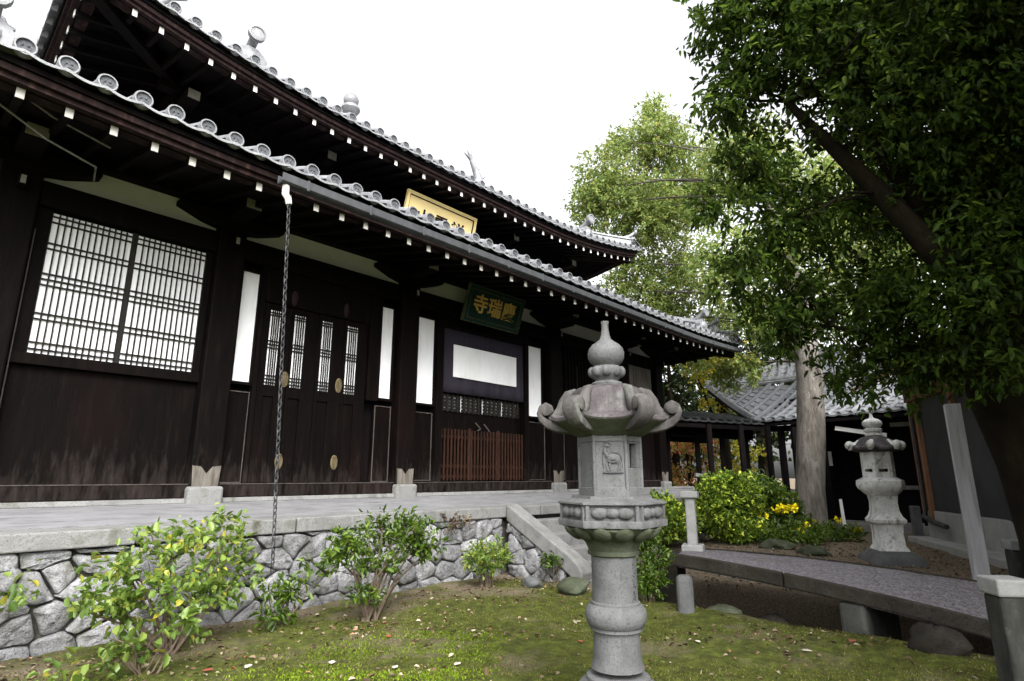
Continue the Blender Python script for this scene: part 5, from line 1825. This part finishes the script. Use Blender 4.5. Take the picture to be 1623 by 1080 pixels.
def far_tree(name, label, base, h, r, leafm, n, L, group="trees behind the buildings", low=.15):
    t = thing(name, label, "tree", base, group)
    bl = []
    for k in range(9):
        a = random.uniform(0, 2 * PI)
        f = random.uniform(0, .65)
        zz_ = base[2] + h * random.uniform(low + .12, .88)
        bl.append((base[0] + r * f * math.cos(a), base[1] + r * f * math.sin(a), zz_, r * random.uniform(.4, .62), h * random.uniform(.12, .2)))
    C, O = cloud(bl, n, .45)
    sprays(C, O, 9, L * 1.8, L, .6, leafm, "crown", t, hang=.1, fold=.15)
    mb = MB()
    mb.tube([(base[0], base[1], -.2), (base[0] + .05, base[1], h * .35), (base[0], base[1], h * .8)], [h * .03, h * .022, .04], 9, jit=.05)
    branch_tree(mb, (base[0], base[1], h * .35), [b[:3] for b in bl], h * .012, .02, 5)
    mb.build("trunk", M['barkdark'], t, smooth=True)
    return t


far_tree("conifer", "dark dense tree seen behind the temple corner over the corridor roof", (21.5, 11.0, 0), 8.0, 3.4, M['leafdark'], 700, .2)
far_tree("conifer", "dark tree behind the tiled roof left of the grey trunk", (25.5, 9.0, 0), 9.0, 3.6, M['leafdark'], 700, .22)
far_tree("conifer", "dark tree behind the tiled roof right of the grey trunk", (27.5, 5.2, 0), 8.5, 3.6, M['leafdark'], 600, .22)
far_tree("conifer", "dark tree filling the gap above the brown timber building", (31, 3.2, 0), 8.0, 3.2, M['leafdark'], 400, .25)
far_tree("yellow_tree", "small yellow-leaved tree above the corridor roof by the eave tip", (19.8, 8.2, 0), 6.2, 1.6, M['leafyellow'], 240, .15, low=.4)
far_tree("autumn_tree", "orange and green autumn tree past the temple's far corner", (24.5, 14.0, 0), 7.5, 2.6, M['leafautumn'], 420, .18)
far_tree("autumn_bush", "pink and yellow autumn bush seen through the corridor posts", (20.4, 9.9, 0), 3.0, 1.8, M['leafautumn'], 420, .12, low=0)
far_tree("autumn_bush", "green and gold bush seen through the corridor nearer the tiled building", (21.6, 8.4, 0), 2.6, 1.6, M['leafyellow'], 300, .12, low=0)
far_tree("conifer", "pale green tree crown showing above the timber building's right side", (21.5, -1.5, 0), 7.5, 2.6, M['leafpaletree'], 320, .16)

# ------------------------------------------------------------------ corridor and tiled building behind the trunk
tb = thing("tiled_building", "low dark timber building with curved grey tiled roof behind the grey trunk", "building", (18, 4, 0))
Tt, Pk = Vector((17.3, 7.6, 3.98)), Vector((19.4, 5.45, 4.92))
Cn, Rt = Vector((16.3, 5.9, 2.74)), Vector((15.6, -.6, 2.80))
Mu, Mr = Vector((18.3, 5.3, 3.95)), Vector((18.0, -.8, 3.98))
Pr = Vector((19.6, -.8, 4.95))


def tiled_patch(mb, a, b, c, d, ncol, nrow, rad, sag=0.0):
    """roof slope a-b (eave) to d-c (top), barrel columns and stepped pan courses"""
    def S(u, v, dz=0):
        p = a.lerp(b, u).lerp(d.lerp(c, u), v)
        return p + Vector((0, 0, dz - sag * math.sin(PI * v)))
    for k in range(ncol + 1):
        u = k / ncol
        path = [S(u, v, .03) for v in (0, .2, .4, .6, .8, 1)]
        mb.tube(path, rad, 8)
    for r in range(nrow):
        v0, v1 = r / nrow, (r + 1) / nrow
        for k in range(ncol):
            u0, u1 = k / ncol, (k + 1) / ncol
            vs = []
            for v, dz in ((v0, .035), (v1, .0)):
                for q in range(5):
                    f = q / 4
                    vs.append(S(u0 + (u1 - u0) * f, v, dz - .03 * math.sin(PI * f)))
            vs += [p - Vector((0, 0, .045)) for p in vs[:5]]
            fs = [(q, q + 1, q + 6, q + 5) for q in range(4)] + [(q, q + 1, q + 11, q + 10) for q in range(4)]
            mb.add(vs, fs)


mb = MB()
tiled_patch(mb, Cn, Rt, Mr, Mu, 24, 9, .05, .10)
tiled_patch(mb, Tt, Cn, Mu, Tt.lerp(Mu, .02), 7, 7, .05, .05)
rf_ = mb.build("roof", M['tiledark'], tb, smooth=True)
mb = MB()
tiled_patch(mb, Tt.lerp(Mu, .1) + V3(0, 0, .12), Mu + V3(0, 0, .12), Pk, Tt.lerp(Pk, .1) + V3(0, 0, .1), 9, 5, .05, .12)
tiled_patch(mb, Mu + V3(0, 0, .12), Mr + V3(0, 0, .12), Pr, Pk, 24, 5, .05, .1)
mb.build("upper_roof", M['tile'], tb, smooth=True)
mb = MB()
def ridge_curve(p0, p1, sag, r):
    pts = []
    for i in range(11):
        u = i / 10
        pts.append(p0.lerp(p1, u) - Vector((0, 0, sag * math.sin(PI * u))))
    for dz, rr_ in ((0.05, r * 1.15), (.05 + r * 1.1, r)):
        mb.tube([p + Vector((0, 0, dz)) for p in pts], rr_, 8)
ridge_curve(Tt, Pk, .16, .075)
ridge_curve(Pk, Pr, .05, .09)
ridge_curve(Tt + V3(.1, -.1, .02), Mu + V3(0, 0, .1), .06, .06)
ridge_curve(Tt, Cn, .05, .06)
ridge_curve(Mu + V3(0, 0, .1), Mr + V3(0, 0, .1), .0, .05)
mb.ball(Pk + V3(0, 0, .22), (.14, .14, .22), 10, 6)
mb.build("ridge", M['tile'], tb, smooth=True)
mb = MB()
dwn = Vector((0, 0, -.10))
vs = [Tt + dwn, Cn + dwn, Rt + dwn, Mr + dwn, Mu + dwn]
lo = [p - Vector((0, 0, .06)) for p in vs]
mb.add(vs + lo, [(0, 1, 4), (1, 2, 3, 4), (5, 9, 6), (6, 9, 8, 7), (0, 5, 6, 1), (1, 6, 7, 2), (2, 7, 8, 3), (3, 8, 9, 4), (4, 9, 5, 0)])
mb.build("eave_boards", M['woodplain'], tb)
mb = MB()
mb.box(17.4, 17.6, -1.0, 5.3, -.1, 3.4)
mb.box(17.6, 20.5, 5.0, 5.2, -.1, 3.4)
mb.box(17.6, 20.5, -1.0, -.8, -.1, 3.4)
mb.box(20.5, 20.7, -1.0, 5.2, -.1, 3.4)
mb.build("wall", M['woodplain'], tb)
mb = MB()
for y in (5.3, 4.3, 3.3, 2.3, 1.2):
    mb = MB()
    mb.box(16.45, 16.60, y - .075, y + .075, -.05, 2.448)
    mb.build("veranda_post", M['woodplain'], tb, bevel=.01)
mb = MB()
mb.box(16.42, 16.62, -.5, 5.6, 2.45, 2.60)
mb.build("veranda_beam", M['woodplain'], tb, bevel=.01)
mb = MB()
for y, z0_, z1_ in ((4.85, 1.55, 1.95), (4.45, 1.55, 1.92), (2.05, 1.45, 1.9)):
    mb = MB()
    mb.box(17.36, 17.39, y - .11, y + .11, z0_, z1_)
    mb.build("window_pane", M['paper'], tb)
mb = MB()
mb.box(16.3, 17.39, 1.0, 5.2, -.05, .18)
mb.box(17.30, 17.395, 1.2, 3.6, .95, 1.05)
mb.build("plinth", M['concretedirty'], tb, bevel=.02)
mb = MB()
mb.obox((16.2, 3.35, 2.33), (.04, 1.1, .10), Matrix.Rotation(R(12), 3, 'X'))
mb.build("white_beam", M['whitewash'], tb)
mb = MB()
mb.box(16.38, 16.40, 2.2, 2.75, 2.42, 2.52)
mb.build("pale_board", M['tipgrey'], tb)

co = thing("covered_corridor", "dark roofed corridor on posts linking the temple to the tiled building", "corridor", (15.5, 7.2, 0))
mb = MB()
A1, B1 = Vector((13.1, 8.1, 0)), Vector((16.7, 6.15, 0))
dr = (B1 - A1).normalized()
sd = Vector((-dr.y, dr.x, 0)) * -1
for off in (-.15, -1.9):
    for f in (.35, .58, .78, .98):
        p = A1.lerp(B1, f) - sd * off * 1.0 - sd * .3
        mb = MB()
        mb.tube([p + Vector((0, 0, -.1)), p + Vector((0, 0, 2.5))], .075, 8)
        mb.build("post", M['woodplain'], co)
mb = MB()
for s, zz_ in ((.55, 2.5), (-2.4, 2.5)):
    pass
rid_a, rid_b = A1 - sd * .75 + V3(0, 0, 3.08), B1 - sd * .75 + V3(0, 0, 3.0)
ea_a, ea_b = A1 + sd * .65 + V3(0, 0, 2.72), B1 + sd * .65 + V3(0, 0, 2.66)
eb_a, eb_b = A1 - sd * 2.2 + V3(0, 0, 2.72), B1 - sd * 2.2 + V3(0, 0, 2.66)
tiled_patch(mb, ea_a, ea_b, rid_b, rid_a, 15, 6, .05)
tiled_patch(mb, eb_b, eb_a, rid_a, rid_b, 15, 6, .05)
mb.build("roof", M['tileshade'], co, smooth=True)
mb = MB()
for (p, q, r_, s_) in ((ea_a, ea_b, rid_b, rid_a), (eb_a, eb_b, rid_b, rid_a)):
    d1, d2 = Vector((0, 0, -.09)), Vector((0, 0, -.19))
    vs = [p + d1, q + d1, r_ + d1, s_ + d1, p + d2, q + d2, r_ + d2, s_ + d2]
    mb.add(vs, [(0, 1, 2, 3), (4, 7, 6, 5), (0, 4, 5, 1), (1, 5, 6, 2), (2, 6, 7, 3), (3, 7, 4, 0)])
mb.build("eave_boards", M['woodplain'], co)
mb = MB()
for off in (0, 1.75):
    p, q = A1 - sd * (off - .0) + V3(0, 0, 2.5), B1 - sd * off + V3(0, 0, 2.4)
    d = q - p
    mb.obox((p + q) / 2, (d.length, .12, .28), d.to_track_quat('X', 'Z').to_matrix())
mb.build("tie_beams", M['woodplain'], co)
mb = MB()
p, q = A1.lerp(B1, .5) + sd * .1 + V3(0, 0, 1.32), B1 + sd * .35 + dr * 1.2 + V3(0, 0, .85)
d = q - p
mb.obox((p + q) / 2, (d.length, .09, .09), d.to_track_quat('X', 'Z').to_matrix())
p, q = A1 - sd * .8 + V3(0, 0, .55), B1 - sd * .8 + V3(0, 0, .45)
d = q - p
mb.obox((p + q) / 2, (d.length, 1.9, .25), d.to_track_quat('X', 'Z').to_matrix())
mb.build("handrail_and_floor", M['concretedirty'], co)

# ------------------------------------------------------------------ brown timber building at the right
rb = thing("timber_building", "brown framed building with dark panels on a pale concrete base", "building", (13, 1.2, 0))
K0, K1 = Vector((14.55, 2.02, 0)), Vector((9.6, -.53, 0))
dr = (K1 - K0).normalized()
nr = Vector((dr.y, -dr.x, 0))
if nr.dot(Vector((-1, 0, 0))) < 0:
    nr = -nr
mtb = Matrix((dr, -nr, Vector((0, 0, 1)))).transposed()
LW = 9.0


def rbox(mb, s0, s1, o0, o1, z0, z1):
    c = K0 + dr * (s0 + s1) / 2 + nr * (o0 + o1) / 2 + Vector((0, 0, (z0 + z1) / 2))
    mb.obox(c, (s1 - s0, abs(o1 - o0), z1 - z0), mtb)


mb = MB()
rbox(mb, .1, LW, -.3, .06, -.1, .62)
rbox(mb, .1, LW, .06, .45, -.1, .12)
mb.build("concrete_base", M['concrete'], rb, bevel=.015)
mb = MB()
for s in (0.12, .42, 1.98, 3.6, 5.2, 6.8):
    mb = MB()
    rbox(mb, s - .06, s + .06, -.12, .10, .45, 2.75)
    mb.build("timber_post", M['brownpost'], rb, bevel=.008)
mb = MB()
rbox(mb, .0, LW, -.12, .12, 2.76, 3.25)
mb.build("timber_frame", M['brownpost'], rb, bevel=.008)
for a, b in ((.48, 1.92), (2.04, 3.54), (3.66, 5.14), (5.26, 6.74)):
    mb = MB()
    rbox(mb, a, b, -.1, .03, .63, 2.755)
    mb.build("dark_panel", M['panel'], rb)
mb = MB()
rbox(mb, .0, LW, -4.0, -.32, -.1, 3.2)
mb.build("wall", M['panel'], rb)
mb = MB()
a = K0 + nr * .9 + V3(0, 0, 3.28) - dr * .7
b = K0 + nr * .9 + dr * LW + V3(0, 0, 3.28)
c = K0 - nr * 2.2 + dr * LW + V3(0, 0, 4.7)
d = K0 - nr * 2.2 - dr * .7 + V3(0, 0, 4.7)
tiled_patch(mb, a, b, c, d, 30, 8, .05)
mb.build("roof", M['tiledark'], rb, smooth=True)
mb = MB()
k = Vector((0, 0, -.1))
vs = [p + k for p in (a, b, c, d)] + [p + k * 1.8 for p in (a, b, c, d)]
mb.add(vs, [(0, 1, 2, 3), (4, 7, 6, 5), (0, 4, 5, 1), (1, 5, 6, 2), (2, 6, 7, 3), (3, 7, 4, 0)])
mb.build("eave_boards", M['brownpost'], rb)
mb = MB()
p0 = K0 + dr * .30 + nr * .13
mb.tube([p0 + V3(0, 0, 2.7), p0 + V3(0, 0, .62), p0 + nr * .04 + V3(0, 0, .5), p0 + nr * .06 + dr * .5 + V3(0, 0, .42), p0 + nr * .06 + dr * 1.0 + V3(0, 0, .38)], [.035, .035, .05, .05, .045], 10)
mb.build("drainpipe", M['chain'], rb, smooth=True)
mb = MB()
p0 = K0 - dr * .35 + nr * .1
mb.obox(p0 + V3(0, 0, .3), (.16, .16, .75), mtb)
rb2 = mb.build("stone_stub", M['granite'], rb, bevel=.02)

ho = thing("distant_house", "distant house with blue-grey roof and white gable glimpsed through branches", "house", (28.5, 2.0, 0))
mb = MB()
mb.box(27.3, 33, -1.8, 2.6, -.1, 5.6)
mb.build("wall", M['whitewash'], ho)
mb = MB()
mb.prism([(-2.2, 5.5), (.4, 7.2), (3.0, 5.5), (3.0, 5.62), (.4, 7.35), (-2.2, 5.62)], lambda u, v, t: (t, u, v), 26.9, 33.4)
mb.build("roof", M['tiledark'], ho)

# ------------------------------------------------------------------ ground cover
def on_ground(n, x0, x1, y0, y1):
    x = rng.uniform(x0, x1, n)
    y = rng.uniform(y0, y1, n)
    return x, y


def patch(x, y, f, s):
    return np.sin(x * f + s) * np.cos(y * f * 1.13 + s * 2) + .6 * np.sin(x * f * 2.3 + y * f * 1.7 + s)


x, y = on_ground(120000, .2, 5.72, .2, 5.6)
k = patch(x, y, 2.1, .7) + .5 * patch(x, y, 5.3, 1.9) > rng.uniform(-1.1, .35, len(x))
k &= (y < 5.1) | (rng.random(len(x)) < .25)
x, y = x[k], y[k]
P = np.stack([x, y, ground_z(x, y) - .004], 1)
D = norm(np.stack([rng.normal(size=len(x)) * .7, rng.normal(size=len(x)) * .7, np.ones(len(x)) * .8], 1))
U = norm(rng.normal(size=(len(x), 3)))
o = leaf_mesh("grass", P, D, U, rng.uniform(.008, .021, len(x)) * np.where(rng.random(len(x)) < .03, 1.7, 1), .34, M['grass'], None, (3, 3, 0), fold=.1)
tag(o, "short sparse green grass and moss covering the lawn", "grass", kind='stuff')
x, y = on_ground(90000, .9, 4.6, 2.2, 5.0)
el = 1 - ((x - 2.45) / 1.35) ** 2 - ((y - 3.6) / .85) ** 2
k = rng.random(len(x)) < np.clip(el * 1.6, 0, 1) * np.clip(.35 + .55 * patch(x, y, 4.3, 2.2) + .35 * patch(x, y, 13, .5), 0, 1)
x, y = x[k], y[k]
P = np.stack([x, y, ground_z(x, y) - .002], 1)
D = norm(np.stack([rng.normal(size=len(x)) * .6, rng.normal(size=len(x)) * .6, np.ones(len(x))], 1))
o = leaf_mesh("moss", P, D, norm(rng.normal(size=(len(x), 3))), rng.uniform(.008, .022, len(x)), .5, M['brightmoss'], None, (2.3, 3.7, 0), fold=.1)
tag(o, "bright green moss cushions at the lower left of the lawn", "moss", kind='stuff')
x, y = on_ground(8500, .3, 13.5, -.8, 5.5)
k = ((y > 4.2) & (x < 5.8)) | (patch(x, y, 1.6, 3.1) > .55) | (x > 7.2) | (rng.random(len(x)) < .16)
k &= ~((x > 5.68) & (x < 7.08) & (y < 3.5))
x, y = x[k], y[k]
P = np.stack([x, y, ground_z(x, y) + .006], 1)
D = norm(np.stack([rng.normal(size=len(x)), rng.normal(size=len(x)), rng.normal(size=len(x)) * .25 + .1], 1))
U = norm(np.stack([rng.normal(size=len(x)) * .4, rng.normal(size=len(x)) * .4, np.ones(len(x))], 1))
o = leaf_mesh("leaf_litter", P, D, U, rng.uniform(.02, .055, len(x)), .6, M['litter'], None, (4, 4, 0), fold=.3, droop=.2)
tag(o, "scattered dry brown leaf litter on the soil and lawn", "leaf litter", kind='stuff')

FL = [((2.42, 3.90), .085, 'leafpale', "large pale curled leaf on the bright moss, farthest left of the big ones"),
      ((2.62, 3.45), .070, 'leafpale', "pale heart-shaped fallen leaf lying upright on the moss"),
      ((2.95, 3.20), .070, 'leafpale', "pale boat-shaped fallen leaf at the moss edge near the lower border"),
      ((1.98, 4.22), .080, 'leafpale', "pale dry leaf between the shrub and the bright moss"),
      ((3.05, 4.12), .070, 'leafred', "red fallen leaf below the upright dark green shrub"),
      ((3.98, 2.92), .060, 'leafred', "pinkish red fallen leaf on the lawn left of the lantern"),
      ((3.60, 3.72), .060, 'leafpale', "tan fallen leaf in the middle of the lawn"),
      ((4.55, 3.35), .055, 'leafpale', "small pale leaf on the lawn near the lantern shaft"),
      ((4.1, 1.15), .060, 'leafpale', "pale leaf on the grass right of the lantern near the lower border"),
      ((4.9, 1.55), .075, 'leafpale', "broad pale leaf on the grass before the bridge middle"),
      ((5.35, 1.35), .080, 'leafred', "orange-red leaf at the ditch edge under the bridge"),
      ((4.6, 2.25), .060, 'leafpale', "pale leaf on the grass right of the lantern ring"),
      ((1.75, 4.30), .070, 'leafred', "dull red leaf under the big loose shrub")]
for (px_, py_), L, mm, lab in FL:
    mb = MB()
    a = random.uniform(0, 2 * PI)
    ca, sa = math.cos(a), math.sin(a)
    prof = [(0, 0), (.18, .20), (.42, .30), (.68, .24), (.88, .10), (1.0, 0)]
    zb = float(ground_z(np.array(px_), np.array(py_))) + .012
    vs = []
    for u, wv in prof:
        curl = .18 * (u - .5) ** 2 * L * 2
        for s in (-1, 0, 1):
            lx, ly = (u - .5) * L, s * wv * L
            vs.append((px_ + lx * ca - ly * sa, py_ + lx * sa + ly * ca, zb + curl + abs(s) * wv * L * .45))
    fs = []
    for i in range(5):
        for s in range(2):
            fs.append((i * 3 + s, i * 3 + s + 1, i * 3 + s + 4, i * 3 + s + 3))
    mb.add(vs, fs)
    o = mb.build("fallen_leaf", M[mm], None, smooth=180, loc=(px_, py_, zb - .012))
    md = o.modifiers.new("thickness", 'SOLIDIFY')
    md.thickness = .0015
    tag(o, lab, "fallen leaf", "larger fallen leaves on the lawn")
